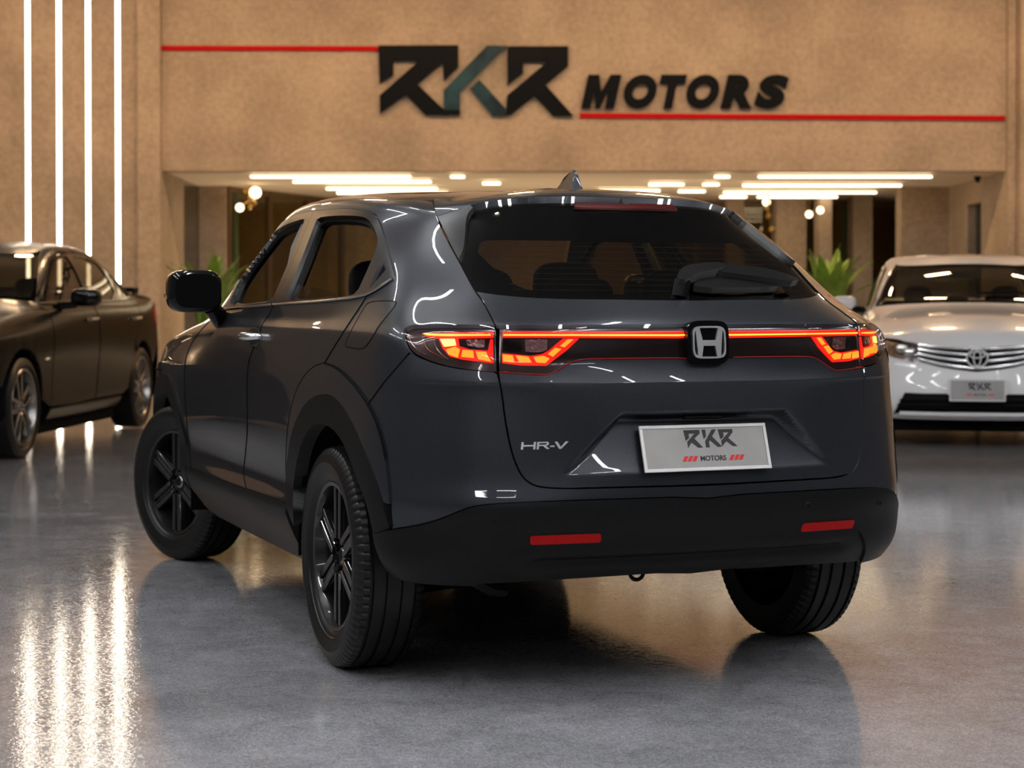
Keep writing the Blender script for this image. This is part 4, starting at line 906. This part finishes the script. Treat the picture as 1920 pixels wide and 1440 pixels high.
# ---- cabin
def seat(x,y,w=.25):
    V,Fc=rbox(x,y,.80,.085,w,.33,4,20,12); V=[(a-(b_:=(c-.5))*.28,bq,c) for a,bq,c in V]; s=mobj('seat_back',V,Fc,'seat',suv)
    V,Fc=rbox(x-.20,y,1.205,.045,.135,.095,3.2,18,12); mobj('headrest',V,Fc,'seat',s)
    V,Fc=rbox(x+.32,y,.50,.28,w,.09,4,20,10); mobj('seat_cushion',V,Fc,'seat',s)
seat(1.20,.37); seat(1.20,-.37)
V,Fc=rbox(.22,0,.78,.10,.62,.33,5,28,12); V=[(a-(c-.5)*.25,bq,c) for a,bq,c in V]; rb=mobj('rear_bench',V,Fc,'seat',suv)
for y in (.36,0,-.36):
    V,Fc=rbox(.04,y,1.165 if y else 1.14,.045,.125,.085,3.2,18,12); mobj('headrest',V,Fc,'seat',rb)
V,Fc=rbox(1.95,0,.93,.24,.72,.13,4,28,12); mobj('dashboard',V,Fc,'seat',suv)
bm=bmesh.new(); tube(bm,[(1.62+.06*math.sin(t),.37+.185*math.cos(t),.98+.175*math.sin(t)) for t in [2*math.pi*i/28 for i in range(29)]],.014,8,cap=False); bobj('steering_wheel',bm,'black',suv,smooth=True)
bm=bmesh.new(); box(bm,-.62,2.1,-.74,.74,.36,.42); box(bm,-.62,.1,-.60,.60,.42,.95); bobj('cabin_floor',bm,'void',suv)
for s in (1,-1):
    bm=bmesh.new(); tube(bm,[(.86,s*.76,1.08),(.92,s*.735,1.2),(.98,s*.695,1.34),(.99,s*.66,1.42)],[.045,.04,.035,.03],8); bobj('pillar_trim',bm,'pillar_trim',suv,smooth=True)

# ------------------------------------------------------------------ two parked sedans
def sedan_rings(wb=2.7,deck=0.0):
    e=wb-2.7
    YR=[0,.22,.42,.58,.70,.785]; DX=[0,.008,.035,.085,.16,.26]
    XS=[-.60,-.33,.0,.5,1.05,1.6,2.1,2.6,3.05]; R=[]
    def sh(p): return (p[0]+(e if p[0]>1.0 else e*max(0,p[0])),p[1],p[2])
    def ring(x,z,sy,sz,fr,ry=YR,xs=XS,dxs=1.0,dz=(0,0,0,0,0,0)):
        sy=sy if isinstance(sy,list) else [sy]*9; sz=sz if isinstance(sz,list) else [sz]*9
        R.append([sh(p) for p in [(x+DX[i]*dxs,ry[i],z+dz[i]) for i in range(6)]+list(zip(xs,sy,sz))+fr])
    ring(-.86,.25,[.78]+[.80]*7+[.78],.20,[(3.38,.70,.20),(3.50,.52,.19),(3.56,.26,.19),(3.58,0,.19)])
    ring(-.93,.33,[.835,.85,.855,.85,.85,.85,.855,.85,.83],.29,[(3.42,.76,.28),(3.57,.56,.28),(3.64,.28,.28),(3.66,0,.28)])
    ring(-.97,.45,[.845,.865,.875,.87,.868,.868,.872,.868,.845],.42,[(3.41,.775,.40),(3.57,.57,.40),(3.645,.285,.41),(3.665,0,.41)])
    ring(-.985,.56,[.85,.87,.882,.880,.878,.878,.880,.876,.85],.54,[(3.37,.78,.52),(3.54,.575,.52),(3.62,.29,.53),(3.645,0,.53)])
    ring(-.975,.67,[.85,.872,.886,.888,.887,.887,.887,.880,.85],.66,[(3.33,.775,.63),(3.51,.57,.63),(3.60,.285,.64),(3.625,0,.64)])
    ring(-.965,.78,[.845,.868,.884,.888,.888,.887,.885,.875,.845],.77,[(3.27,.765,.72),(3.46,.56,.72),(3.56,.28,.735),(3.585,0,.74)])
    ring(-.96,.88,[.835,.86,.876,.88,.88,.878,.874,.86,.825],[.885,.885,.88,.875,.87,.86,.85,.835,.81],[(3.20,.74,.79),(3.39,.54,.80),(3.48,.27,.815),(3.51,0,.82)])
    ring(-.95,.975+deck,[.81,.835,.852,.86,.862,.86,.85,.825,.78],[.97+deck*.5,.965,.955,.945,.94,.932,.92,.90,.87],[(3.08,.70,.84),(3.24,.51,.86),(3.32,.255,.875),(3.34,0,.88)])
    ring(-.70,1.035+deck*.7,[.77,.80,.825,.838,.84,.838,.825,.775,.70],[1.02+deck*.5,1.0,.985,.975,.97,.962,.952,.94,.91],[(2.80,.62,.915),(2.9,.44,.935),(2.96,.22,.95),(2.98,0,.955)],[0,.215,.41,.555,.655,.725],[-.53,-.28,.03,.5,1.02,1.52,1.98,2.42,2.70],.8)
    ring(-.40,1.075+deck*.3,[.71,.76,.795,.812,.815,.812,.79,.72,.62],[1.055,1.035,1.015,1.0,.995,.99,.99,1.0,1.012],[(2.22,.50,1.02),(2.27,.34,1.025),(2.29,.17,1.03),(2.30,0,1.03)],[0,.20,.38,.51,.59,.655],[-.33,-.15,.1,.5,1.0,1.45,1.85,2.08,2.17],.25)
    ring(-.11,1.215,[.63,.685,.72,.74,.745,.74,.705,.635,.54],[1.205,1.2,1.2,1.2,1.2,1.2,1.2,1.205,1.21],[(1.87,.45,1.21),(1.90,.30,1.215),(1.92,.15,1.22),(1.93,0,1.22)],[0,.19,.36,.47,.535,.59],[-.04,.07,.23,.53,.93,1.28,1.58,1.75,1.82],.25)
    ring(.22,1.355,[.53,.575,.608,.63,.637,.632,.595,.535,.47],[1.35,1.362,1.372,1.382,1.386,1.384,1.378,1.372,1.37],[(1.47,.41,1.37),(1.51,.27,1.375),(1.53,.135,1.38),(1.54,0,1.38)],[0,.175,.32,.41,.455,.495],[.25,.31,.42,.6,.88,1.12,1.29,1.38,1.43],.15)
    ring(.36,1.41,[.43,.465,.49,.51,.515,.51,.48,.44,.39],[1.408,1.415,1.422,1.43,1.433,1.432,1.428,1.424,1.422],[(1.27,.33,1.423),(1.31,.22,1.425),(1.33,.11,1.427),(1.34,0,1.428)],[0,.14,.26,.33,.37,.40],[.38,.42,.5,.64,.84,1.0,1.12,1.19,1.23],.1)
    ring(.48,1.44,[.235,.25,.265,.275,.278,.272,.255,.225,.19],[1.44,1.444,1.448,1.453,1.455,1.454,1.451,1.448,1.446],[(1.08,.15,1.446),(1.10,.10,1.447),(1.11,.05,1.448),(1.115,0,1.448)],[0,.075,.14,.18,.20,.22],[.50,.53,.58,.67,.8,.9,.97,1.02,1.05],.05)
    xs=[.55,.555,.56,.565,.575,.585,.60,.62,.65,.70,.79,.85,.89,.92,.94,.95,.955,.96,.96]
    R.append([sh((x,0,1.457)) for x in xs]); return R
def sedan(root,Bd,wb,pm,trim,belt,rimm,style,mirror_m,par_front):
    e=wb-2.7; P=lambda n,poly,m,**k: panel(Bd,n,poly,m,root,**k)
    fx=2.66+e   # front axle
    arc=lambda cx,r,a0,a1,n=22:[(cx+r*math.cos(a0+(a1-a0)*i/n),.33+r*math.sin(a0+(a1-a0)*i/n)) for i in range(n+1)]
    X=lambda L,**k: Bd.xz(L,**k); s_=lambda x: x+(e if x>1 else e*max(0,x))
    sx=lambda L:[(s_(x),z) for x,z in L]
    bs=s_(1.02)
    # shell
    n=5; us=np.linspace(-Bd.U,Bd.U,2*Bd.U*n+1); vs_=np.linspace(.1,8.6,44); vv,uu=np.meshgrid(vs_,us,indexing='ij'); Pt,N=Bd.ev(uu.ravel(),vv.ravel()); Pt=Pt-N*.035; nu=len(us); Fc=[]
    for j in range(len(vs_)-1):
        for i in range(nu-1):
            a=j*nu+i; q_=Pt[[a,a+1,a+nu+1,a+nu]].mean(0)
            if abs(q_[1])>.5 and min(math.hypot(q_[0],q_[2]-.33),math.hypot(q_[0]-fx,q_[2]-.33))<.40: continue
            Fc.append((a,a+nu,a+nu+1,a+1))
    mobj('inner_shell',Pt,Fc,'void',root)
    dlo=chaik(sx([(2.02,.995),(1.83,1.09),(1.6,1.22),(1.4,1.315),(1.15,1.36),(.85,1.37),(.58,1.355),(.35,1.30),(.12,1.19),(-.10,1.08),(-.10,1.05),(.2,1.03),(.6,1.015),(1.1,1.007),(1.6,1.0)]),1,True)
    dl=X(dlo+[dlo[0]])[:-1]
    gf=X(chaik(sx([(1.93,1.01),(1.78,1.095),(1.57,1.215),(1.38,1.30),(1.12,1.335),(1.09,1.335),(1.06,1.02)]),1,True)); gr=X(chaik(sx([(.98,1.02),(1.0,1.335),(.85,1.345),(.60,1.33),(.42,1.285),(.36,1.03)]),1,True)); gq=X(chaik(sx([(.30,1.04),(.35,1.255),(.15,1.17),(-.03,1.085),(-.03,1.065)]),1,True))
    # doors and wings
    R1=.375
    fdo=X(sx([(2.08,.30),(2.10,.55),(2.08,.75),(2.07,.90),(2.03,.985),(1.6,.992),(1.03,1.0),(1.02,.9),(1.03,.6),(1.03,.30),(1.5,.29)]),chaikin=0)
    rdo=X(sx([(1.01,.30),(1.01,.6),(1.0,.9),(1.01,1.0),(.6,1.008),(.2,1.022),(.02,1.035),(.02,.95),(.07,.86),(.22,.72)]))+X(arc(0,R1+.01,.95,.02,10)[2:])+X(sx([(.42,.30)]))
    fd_=panel(Bd,'front_door',fdo,pm,root,both=True); rd_=panel(Bd,'rear_door',rdo,pm,root,both=True)
    P('window_surround',dl,'gloss',both=True,holes=[gf,gr,gq],off=.002,lip=.02)
    for nme,g_,gm in (('front_door_glass',gf,'glass_sedan'),('rear_door_glass',gr,'glass_sedan'),('quarter_glass',gq,'glass_sedan')): P(nme,g_,gm,both=True,off=-.006,lip=0,gap=-.003)
    bl=X(sx([(2.0,.993),(1.6,.999),(1.1,1.006),(.6,1.014),(.2,1.029),(-.1,1.052)]))
    for mir in (False,True):
        Pq,Nq=Bd.ev([a for a,b in bl],[b for a,b in bl]); bm=bmesh.new(); tube(bm,[Vector((x,-y if mir else y,z)) for x,y,z in Pq+Nq*.003],.007,6); bobj('belt_trim',bm,belt,root,smooth=True)
        rl=X(dlo[2:2+22]); 
    fen=X(sx([(2.09,.30),(2.11,.55),(2.09,.75),(2.08,.90),(2.04,.985)]))+[(12.3,8.35),(13,7.7),(14,6.9),(14.55,6.3),(14.6,5.5),(14.35,4.6),(14.2,3.0)]+X(arc(fx,R1,.35,math.pi-.1))
    P('front_wing',fen,pm,both=True)
    quar=X(sx([(.01,1.035)]))+X(dlo[16:22])+[]
    qd=X(sx([(.21,.72),(.06,.86),(.01,.95),(.01,1.04),(-.11,1.055),(-.11,1.09),(.11,1.20),(.34,1.31),(.57,1.365),(.85,1.38)]))+[(10.2,12.05),(9,12.1),(7.5,12.1),(6.4,12.0),(5.6,11.3),(5.2,10.2),(5.0,9.2),(5.0,8.4),(5.0,7.4),(5.7,6.8),(6.55,6.55),(6.6,5.85),(6.0,5.2),(6.0,4.2)]+X(arc(0,R1,math.pi-.5,.95,14))
    P('quarter_panel',qd,pm,both=True)
    # A-pillar and front rail
    ap=X(sx([(.86,1.38),(1.15,1.37),(1.4,1.325),(1.6,1.23),(1.83,1.10),(2.04,.993)]))+[(12.5,9.0),(12.7,9.4),(12.7,10.3),(12.6,10.8),(12.3,11.6),(11,12.05),(10.2,12.05)]
    P('front_pillar',ap,pm,both=True)
    rf=[(0,12.0),(4,12.0),(5.6,12.0),(7.5,12.12),(10,12.1),(12,11.9),(12.6,10.95),(13.2,10.82),(15,10.8),(Bd.U,10.8),(Bd.U,Bd.Vm),(0,Bd.Vm)]
    V,N,Fc=cut(Bd,densify(rf,.5,False),lip=0,gap=0); n_=len(V); mobj('roof',V+[(x,-y,z) for x,y,z in V],Fc+[tuple(i+n_ for i in f[::-1]) for f in Fc],pm,root,normals=N+[(x,-y,z) for x,y,z in N])
    V3=[(x,y,z-.03) for x,y,z in V+[(x,-y,z) for x,y,z in V]]; mobj('headliner',V3,[f[::-1] for f in Fc]+[tuple(i+n_ for i in f) for f in Fc],'seat',root)
    V4,F4=rbox(-.28,0,.93,.30,.66,.11,5,20,10); mobj('parcel_shelf',V4,F4,'seat',root)
    P('windscreen',fullf(Bd,densify([(Bd.U,9.15),(15,9.15),(13,9.2),(12.85,9.5),(12.8,10.3),(12.75,10.6),(13.2,10.75),(15,10.78),(Bd.U,10.78)],.3,False)),'glass_sedan_f',off=-.004,lip=0)
    P('rear_window',full(densify([(0,9.2),(3,9.2),(4.9,9.25),(5.1,10.2),(5.4,11.2),(4.9,11.7),(3,11.8),(0,11.8)],.3,False)),'glass_sedan',off=-.004,lip=0)
    P('bonnet',fullf(Bd,densify([(Bd.U,6.0),(16.5,6.0),(15.2,6.05),(14.6,6.3),(14,6.95),(13,7.75),(12.3,8.4),(12.4,8.9),(13,9.05),(15,9.05),(Bd.U,9.05)],.3,False)),pm)
    P('boot_lid',full(densify([(0,9.1),(3,9.1),(4.9,9.1),(4.95,8.4),(4.95,7.4),(4.6,6.9),(4.4,5.0),(3.5,4.6),(0,4.6)],.3,False)),pm)
    P('rear_bumper',full(densify([(0,4.5),(3.5,4.5),(4.5,4.9),(5.0,5.2),(5.8,5.2),(6.0,4.2),(6.1,3.2),(6.15,1.5),(6.0,.1),(3,.1),(0,.1)],.3,False)),pm)
    la_=P('tail_lamp',densify([(4.5,5.2),(4.65,6.9),(5.0,7.3),(5.7,6.75),(6.5,6.5),(6.55,5.9),(5.9,5.3)],.25,True),'red_refl',both=True,off=.001)
    sil=X(sx([(2.07,.285),(1.03,.285),(.43,.285),(.45,.215),(1.0,.205),(2.05,.21)])); P('sill',sil,pm,both=True,off=.006)
    # wheels and wells
    for x in (0,fx):
        for s in (1,-1):
            wheel(root,'wheel',(x,s*.775,.325),s,0,.325,.105,.245,style,rimm,False)
            V=[];Fc=[];k=16
            for i in range(k+1):
                a=-.2+(math.pi+.4)*i/k
                for y in (.42,.86): V.append((x+.37*math.cos(a),s*y,.33+.37*math.sin(a)))
            for i in range(k): Fc.append((2*i,2*i+1,2*i+3,2*i+2))
            c=len(V); V.append((x,s*.42,.33)); Fc+= [(c,2*i,2*i+2) for i in range(k)]
            mobj('wheel_well',V,Fc,'void',root)
    bm=bmesh.new(); box(bm,.42,fx-.42,-.76,.76,.11,.28); box(bm,fx-.42,3.42+e,-.62,.62,.11,.28); box(bm,-.75,.42,-.6,.6,.15,.3); bobj('underbody',bm,'void',root)  # lowered well below a real floorpan to darken the ground beneath
    # mirrors, handles
    for s in (1,-1):
        V,Fc=rbox(s_(1.70),s*.985,1.035,.07,.10,.062,3.2,20,12); mi=mobj('door_mirror',V,Fc,mirror_m,root)
        bm=bmesh.new(); tube(bm,[(s_(1.72),s*.92,.99),(s_(1.78),s*.82,.98)],.03,8); bobj('mirror_stalk',bm,'gloss',mi,smooth=True)
        bm=bmesh.new(); prism(bm,sq(3,.075,.045,24),0,.004,lambda a,b,h:(s_(1.70)-.066-h,s*.985+a,1.035+b)); bobj('mirror_glass',bm,'chrome',mi)
        for xh in (s_(1.12),s_(.12)):
            bm=bmesh.new(); tube(bm,[(xh,s*.878,.885),(xh+.02,s*.905,.885),(xh+.18,s*.905,.88),(xh+.2,s*.878,.88)],.013,8); bobj('door_handle',bm,belt,fd_[0 if s>0 else 1] if xh>.8 else rd_[0 if s>0 else 1],smooth=True)
    # cabin
    for y in (.37,-.37):
        V,Fc=rbox(s_(1.12),y,.72,.09,.25,.32,4,16,10); V=[(a-(c-.45)*.3,b,c) for a,b,c in V]; st=mobj('seat_back',V,Fc,'seat',root)
        V,Fc=rbox(s_(1.12)-.2,y,1.10,.045,.12,.085,3,14,10); mobj('headrest',V,Fc,'seat',st)
    V,Fc=rbox(.25,0,.70,.10,.62,.32,5,20,10); V=[(a-(c-.45)*.3,b,c) for a,b,c in V]; rb=mobj('rear_bench',V,Fc,'seat',root)
    for y in (.36,0,-.36):
        V,Fc=rbox(.05,y,1.06,.045,.11,.07,3,14,10); mobj('headrest',V,Fc,'seat',rb)
    V,Fc=rbox(s_(1.95),0,.86,.26,.70,.12,4,20,10); mobj('dashboard',V,Fc,'seat',root)
    bm=bmesh.new(); wx=s_(1.6); tube(bm,[(wx+.06*math.sin(t),.37+.18*math.cos(t),.90+.17*math.sin(t)) for t in [2*math.pi*i/24 for i in range(25)]],.014,8,cap=False); bobj('steering_wheel',bm,'black',root,smooth=True)
    bm=bmesh.new(); box(bm,s_(1.62),s_(1.64),-.11,.11,1.24,1.30,bev=.008); bobj('rear_view_mirror',bm,'black',root)
    bm=bmesh.new(); box(bm,-.5,s_(2.1),-.74,.74,.3,.36); bobj('cabin_floor',bm,'void',root)
    return s_
M['glass_sedan']=glassmat('smoked glass',(.26,.24,.20)); M['glass_sedan_f']=glassmat('windscreen glass',(.40,.42,.36))
M['white_paint']=paint('white car paint',(.78,.76,.75),0,.3); M['black_paint']=paint('black car paint',(.004,.0038,.0035),.0,.25); M['black_paint'].node_tree.nodes['Principled BSDF'].inputs['Coat Weight'].default_value=.12; M['black_paint'].node_tree.nodes['Principled BSDF'].inputs['Specular IOR Level'].default_value=.15
# --- white sedan, front towards the hall
PHI=math.radians(11.5); SC=(1.1,1.1,1.13); hx,hy=-math.sin(PHI),-math.cos(PHI); fpt=wp(1832,669,14.4); L_=3.64*1.1
wl=(fpt.x-hx*L_,14.4-hy*L_,0)
white=empty('sedan_car',wl,math.atan2(hy,hx),SC,label='white sedan with chrome slatted grille and RKR plate facing the hall',cat='car')
BW=Body(sedan_rings(2.7),wl,math.atan2(hy,hx),SC,n=8)
sedan(white,BW,2.7,'white_paint','gloss','satin_chrome','silver_rim','ten','white_paint',None)
ab=lambda L:[(abs(u) if abs(u)<=BW.U else 2*BW.U-abs(u),v) for u,v in L]
WP=lambda L,**k: ab(BW.px(L,**k))
q5=lambda L:[(1480+x/3.2,400+y/3.2) for x,y in L]
cz=lambda z: BW.c(z,True)
zof=lambda p: BW.ev(*[[t] for t in BW.px([p])[0]])[0][0,2]
gtop=WP(q5([(775,780),(850,790),(1000,798),(1100,801)])); gbot=WP(q5([(1100,948),(1000,937),(900,920),(776,888)]))
gpoly=[cz(zof((1829,650.5)))]+gtop[::-1]+gbot[::-1]+[cz(zof((1829,697)))]
hlp=WP(q5([(775,782),(778,870),(745,893),(640,868)]))+[(15.0,4.75),(14.65,5.35),(14.75,5.9),(15.2,6.0)]+WP(q5([(680,762),(740,773)]))
itop=WP(q5([(690,1076),(800,1082),(1100,1086)])); ibot=WP(q5([(1100,1200),(800,1200),(660,1202),(622,1212)]))
ipoly=[cz(zof((1829,739.5)))]+itop[::-1]+ibot[::-1]+[cz(zof((1829,775)))]
fbp=[(BW.U,5.95),(16.5,5.95),(15.2,5.95),(14.65,5.5),(14.4,4.6),(14.25,3.0),(14.2,1.5),(14.3,.1),(16,.1),(BW.U,.1)]
fpl=fullf(BW,densify(fbp,.3,False))
gF=fullf(BW,gpoly); iF=fullf(BW,ipoly); mirr=lambda L:[(2*BW.U-u,v) for u,v in L]
panel(BW,'front_bumper',fpl,'white_paint',white,holes=[gF,iF,hlp,mirr(hlp)],du=.08,dv=.12)
wg=panel(BW,'grille',gF,'black',white,off=-.02,lip=0)[0]
for t in (.10,.36,.62,.88):
    row=[]
    for i in range(15):
        f=i/14; a=gtop[int(f*(len(gtop)-1))]; b=gbot[::-1][int(f*(len(gbot)-1))]; row.append((a[0]*(1-t)+b[0]*t,a[1]*(1-t)+b[1]*t))
    row=row+mirr(row[::-1]); Pq,Nq=BW.ev([a for a,b in row],[b for a,b in row]); bm=bmesh.new(); tube(bm,[Vector(p) for p in Pq+Nq*.004],.0125,8); bobj('grille_bar',bm,'chrome',wg,smooth=True)
wi=panel(BW,'lower_intake',iF,'black',white,off=-.03,lip=0)[0]
for t in (.3,.6):
    z=zof((1829,739.5))*(1-t)+zof((1829,775))*t; bm=bmesh.new(); tube(bm,[Vector(p) for p in BW.ev(np.linspace(16,2*BW.U-16,15),[cz(z)[1]]*15)[0]-np.array([.012,0,0])],.008,6); bobj('intake_bar',bm,'black',wi,smooth=True)
pl=BW.ev([16.0,17,BW.U,19,2*BW.U-16.0],[cz(zof((1829,778)))[1]]*5)[0]; bm=bmesh.new(); tube(bm,[Vector(p)+Vector((.004,0,0)) for p in pl],.016,8); bobj('bumper_lip',bm,'white_paint',white,smooth=True)
hb=panel(BW,'headlamp',hlp,'lamp_clear',white,both=True,off=-.025,lip=.0); panel(BW,'headlamp_lens',hlp,'glass_clear',hb[0],both=hb[1],off=.002,lip=.006)
for s in (0,1):
    for (x_,y_) in ((1690,652),(1705,660)):
        p,nn=BW.pt((x_,y_),-.012); p=Vector((p.x,abs(p.y)*(1 if s==0 else -1),p.z)); V,Fc=rbox(p.x,p.y,p.z,.02,.045,.035,2.2,16,10); mobj('lamp_projector',V,Fc,'chrome',hb[s])
# three-ellipse emblem
ec=Vector(BW.ev([BW.U],[cz(zof((1829,671)))[1]])[0][0])
def ell(a,b,cx=0,cy=0,n=36): return [(cx+a*math.cos(2*math.pi*i/n),cy+b*math.sin(2*math.pi*i/n)) for i in range(n)]
wf_=lambda a,b,h:(ec.x+.03+h,ec.y-a,ec.z+b)
bm=bmesh.new(); prism(bm,ell(.072,.062),-.03,.0,wf_); we=bobj('emblem',bm,'void',white,label='chrome emblem of interlocking ellipses')
for a,b,x,y,t in ((.078,.068,0,0,.010),(.030,.060,0,0,.009),(.058,.026,0,.022,.009)):
    bm=bmesh.new(); ring2(bm,ell(a,b,x,y),ell(a-t,b-t,x,y),.0,.008,wf_); bobj('emblem_ellipse',bm,'emblem_chrome',we)
# plate on the white car
pc=wp(1830.5,732.5,14.28); R_=Matrix.Rotation(math.atan2(hy,hx),4,'Z')
loc=(Matrix.Translation(wl)@R_@Matrix.Diagonal((*SC,1))).inverted()@pc
PMW=Matrix.Translation((3.71,0,loc.z))@Matrix.Rotation(math.radians(-6),4,'Y')@Matrix(((0,0,1,0),(1,0,0,0),(0,1,0,0),(0,0,0,1)))
plate(white,'number_plate',PMW,.395,.155)
bm=bmesh.new(); box(bm,-.21,.21,-.03,.085,-.035,-.006,bev=.004,mtx=PMW); bobj('plate_holder',bm,'white_paint',white)
# wipers at the windscreen foot
bm=bmesh.new(); tube(bm,[Vector(p) for p in BW.ev([13.4,14.5,16,17.6],[9.35,9.42,9.45,9.4])[0]+np.array([.01,0,.015])],.009,6); bobj('wiper',bm,'black',white,smooth=True)
# --- black sedan, side towards the hall
BPHI=math.radians(2.6); SB=(1.22,1.22,1.17); bl_=(-4.55,17.05,0); brz=math.atan2(-math.cos(BPHI),-math.sin(BPHI))
blk=empty('sedan_car',bl_,brz,SB,label='black sedan with silver spoked wheels and boot spoiler beside the light strips',cat='car')
BK=Body(sedan_rings(2.93,.05),bl_,brz,SB,n=8)
s_b=sedan(blk,BK,2.93,'black_paint','gloss','satin_chrome','silver_rim','ten','gloss',None)
e_=.23
fbp=[(BK.U,5.95),(16.5,5.95),(15.2,5.95),(14.65,5.5),(14.4,4.6),(14.25,3.0),(14.2,1.5),(14.3,.1),(16,.1),(BK.U,.1)]
hl2=densify([(14.75,5.9),(15.3,5.95),(16.1,5.9),(16.2,5.2),(15.4,4.75),(14.75,5.1)],.2,True); gr2=densify([(BK.U,5.7),(16.5,5.7),(16.4,4.2),(16.8,3.4),(BK.U,3.4)],.2,False)
panel(BK,'front_bumper',fullf(BK,densify(fbp,.3,False)),'black_paint',blk,holes=[fullf(BK,gr2),hl2,[(2*BK.U-u,v) for u,v in hl2]])
panel(BK,'grille',fullf(BK,gr2),'black',blk,off=-.02,lip=0); h2=panel(BK,'headlamp',hl2,'lamp_clear',blk,both=True,off=-.02,lip=0); panel(BK,'headlamp_lens',hl2,'glass_clear',h2[0],both=h2[1],off=.002)
# boot spoiler on two feet
bm=bmesh.new(); tube(bm,[(-.86,y,1.13-.02*abs(y)) for y in (-.62,-.4,0,.4,.62)],.022,8); bsp=bobj('boot_spoiler',bm,'gloss',blk,smooth=True)
for y in (-.6,.6):
    bm=bmesh.new(); box(bm,-.90,-.78,y-.012,y+.012,1.01,1.13,bev=.004); bobj('spoiler_foot',bm,'gloss',bsp)

# ------------------------------------------------------------------ plants, chandelier, small fittings
M['leaf']=mat('leaf green',(.20,.33,.04),.45,noise=(6,.35)); M['pot']=mat('dark planter',(.05,.045,.04),.6); M['soil']=mat('soil',(.03,.02,.012),.95)
def plant(px_,depth,top_py,n,spread,lab,seed):
    rnd=random.Random(seed); b=wp(px_,600,depth); H=wp(px_,top_py,depth).z; pz=.62
    r=empty('potted_plant',(b.x,depth,0),label=lab,cat='plant')
    V,Fc=lathe([(0,.0),(.20,.0),(.26,pz),(.235,pz),(.225,pz-.05),(0,pz-.05)],28,'z'); mobj('planter',V,Fc,'pot',r)
    V,Fc=lathe([(0,pz-.04),(.22,pz-.045)],20,'z'); mobj('soil',V,Fc,'soil',r)
    for k in range(n):
        a=2*math.pi*k/n*1.618*2+rnd.uniform(-.3,.3); lean=rnd.uniform(.15,1.0); Ln=(H-pz)*rnd.uniform(.85,1.08); m_=10
        V=[];Fc=[]
        for i in range(m_+1):
            t=i/m_; ang=math.pi/2-lean*(.25+1.0*t*t); rr=0
            # integrate arc
            x=0;z=0
            for j in range(i):
                tj=j/m_; an=math.pi/2-lean*(.2+1.35*tj*tj); x+=math.cos(an)*Ln/m_; z+=math.sin(an)*Ln/m_
            wdt=.075*math.sin(math.pi*min(1,.12+.88*t))**.8*spread+.004
            c=Vector((math.cos(a)*x,math.sin(a)*x,pz-.05+z)); sd=Vector((-math.sin(a),math.cos(a),0))*wdt
            V+= [c-sd+Vector((0,0,.012)),c-Vector((0,0,.008)),c+sd+Vector((0,0,.012))]
        for i in range(m_):
            for q_ in (0,1): Fc.append((3*i+q_,3*i+q_+1,3*i+q_+4,3*i+q_+3))
        mobj('leaf',V,Fc,'leaf',r)
plant(392,22.4,474,30,1.5,'leafy potted plant beside the left concrete pier behind the door mirror',3)
plant(1553,21.0,460,30,1.35,'leafy potted plant between the grey SUV and the white sedan',5)
M['globe']=emat('warm globe glass',(1,.72,.42),5.0); M['brass']=mat('brass',(.5,.32,.12),.3,1)
def chandelier(pts,depth,lab):
    c=wp(sum(p[0] for p in pts)/len(pts),sum(p[1] for p in pts)/len(pts),depth); r=empty('chandelier',(c.x,depth,SOF),label=lab,cat='lamp')
    bm=bmesh.new(); tube(bm,[(0,0,0),(0,0,c.z-SOF)],.012,8); bobj('stem',bm,'brass',r,smooth=True)
    for i,(x,y,s) in enumerate(pts):
        p=wp(x,y,depth); q_=Vector((p.x-c.x,(-1)**i*.12,p.z-SOF)); bm=bmesh.new(); tube(bm,[(0,0,c.z-SOF),q_],.007,6); bobj('arm',bm,'brass',r,smooth=True)
        V,Fc=rbox(*q_,s,s,s,2,16,10); mobj('globe',V,Fc,'globe' if s>.055 else 'brass',r)
chandelier([(457,357,.05),(481,362,.085),(470,375,.05),(452,390,.06),(466,388,.045),(478,381,.05)],26.6,'brass chandelier with glowing globes behind the left concrete column')
chandelier([(1439,378,.06),(1434,392,.04),(1443,405,.045),(1445,432,.05)],28.5,'small brass chandelier behind the straight glass screen')
for x,y in ((1517,402),(1538,394)):
    p=wp(x,y,28.0); r=empty('pendant_lamp',(p.x,28.0,SOF),label='small glowing pendant globe near the concrete columns',cat='lamp',group='small pendant globes'); V,Fc=rbox(0,0,p.z-SOF,.055,.055,.055,2,14,10); mobj('globe',V,Fc,'globe',r)
    bm=bmesh.new(); tube(bm,[(0,0,0),(0,0,p.z-SOF+.05)],.005,6); bobj('cord',bm,'brass',r)
p=wp(1833,342,25.0); r=empty('security_camera',(p.x,25.0,SOF),label='small black dome camera under the recess ceiling',cat='camera')
bm=bmesh.new(); tube(bm,[(0,0,0),(0,0,-.03)],.05,14); bobj('mount',bm,'black',r,smooth=True); V,Fc=rbox(0,0,-.05,.04,.04,.04,2,14,8); mobj('dome',V,Fc,'gloss',r)
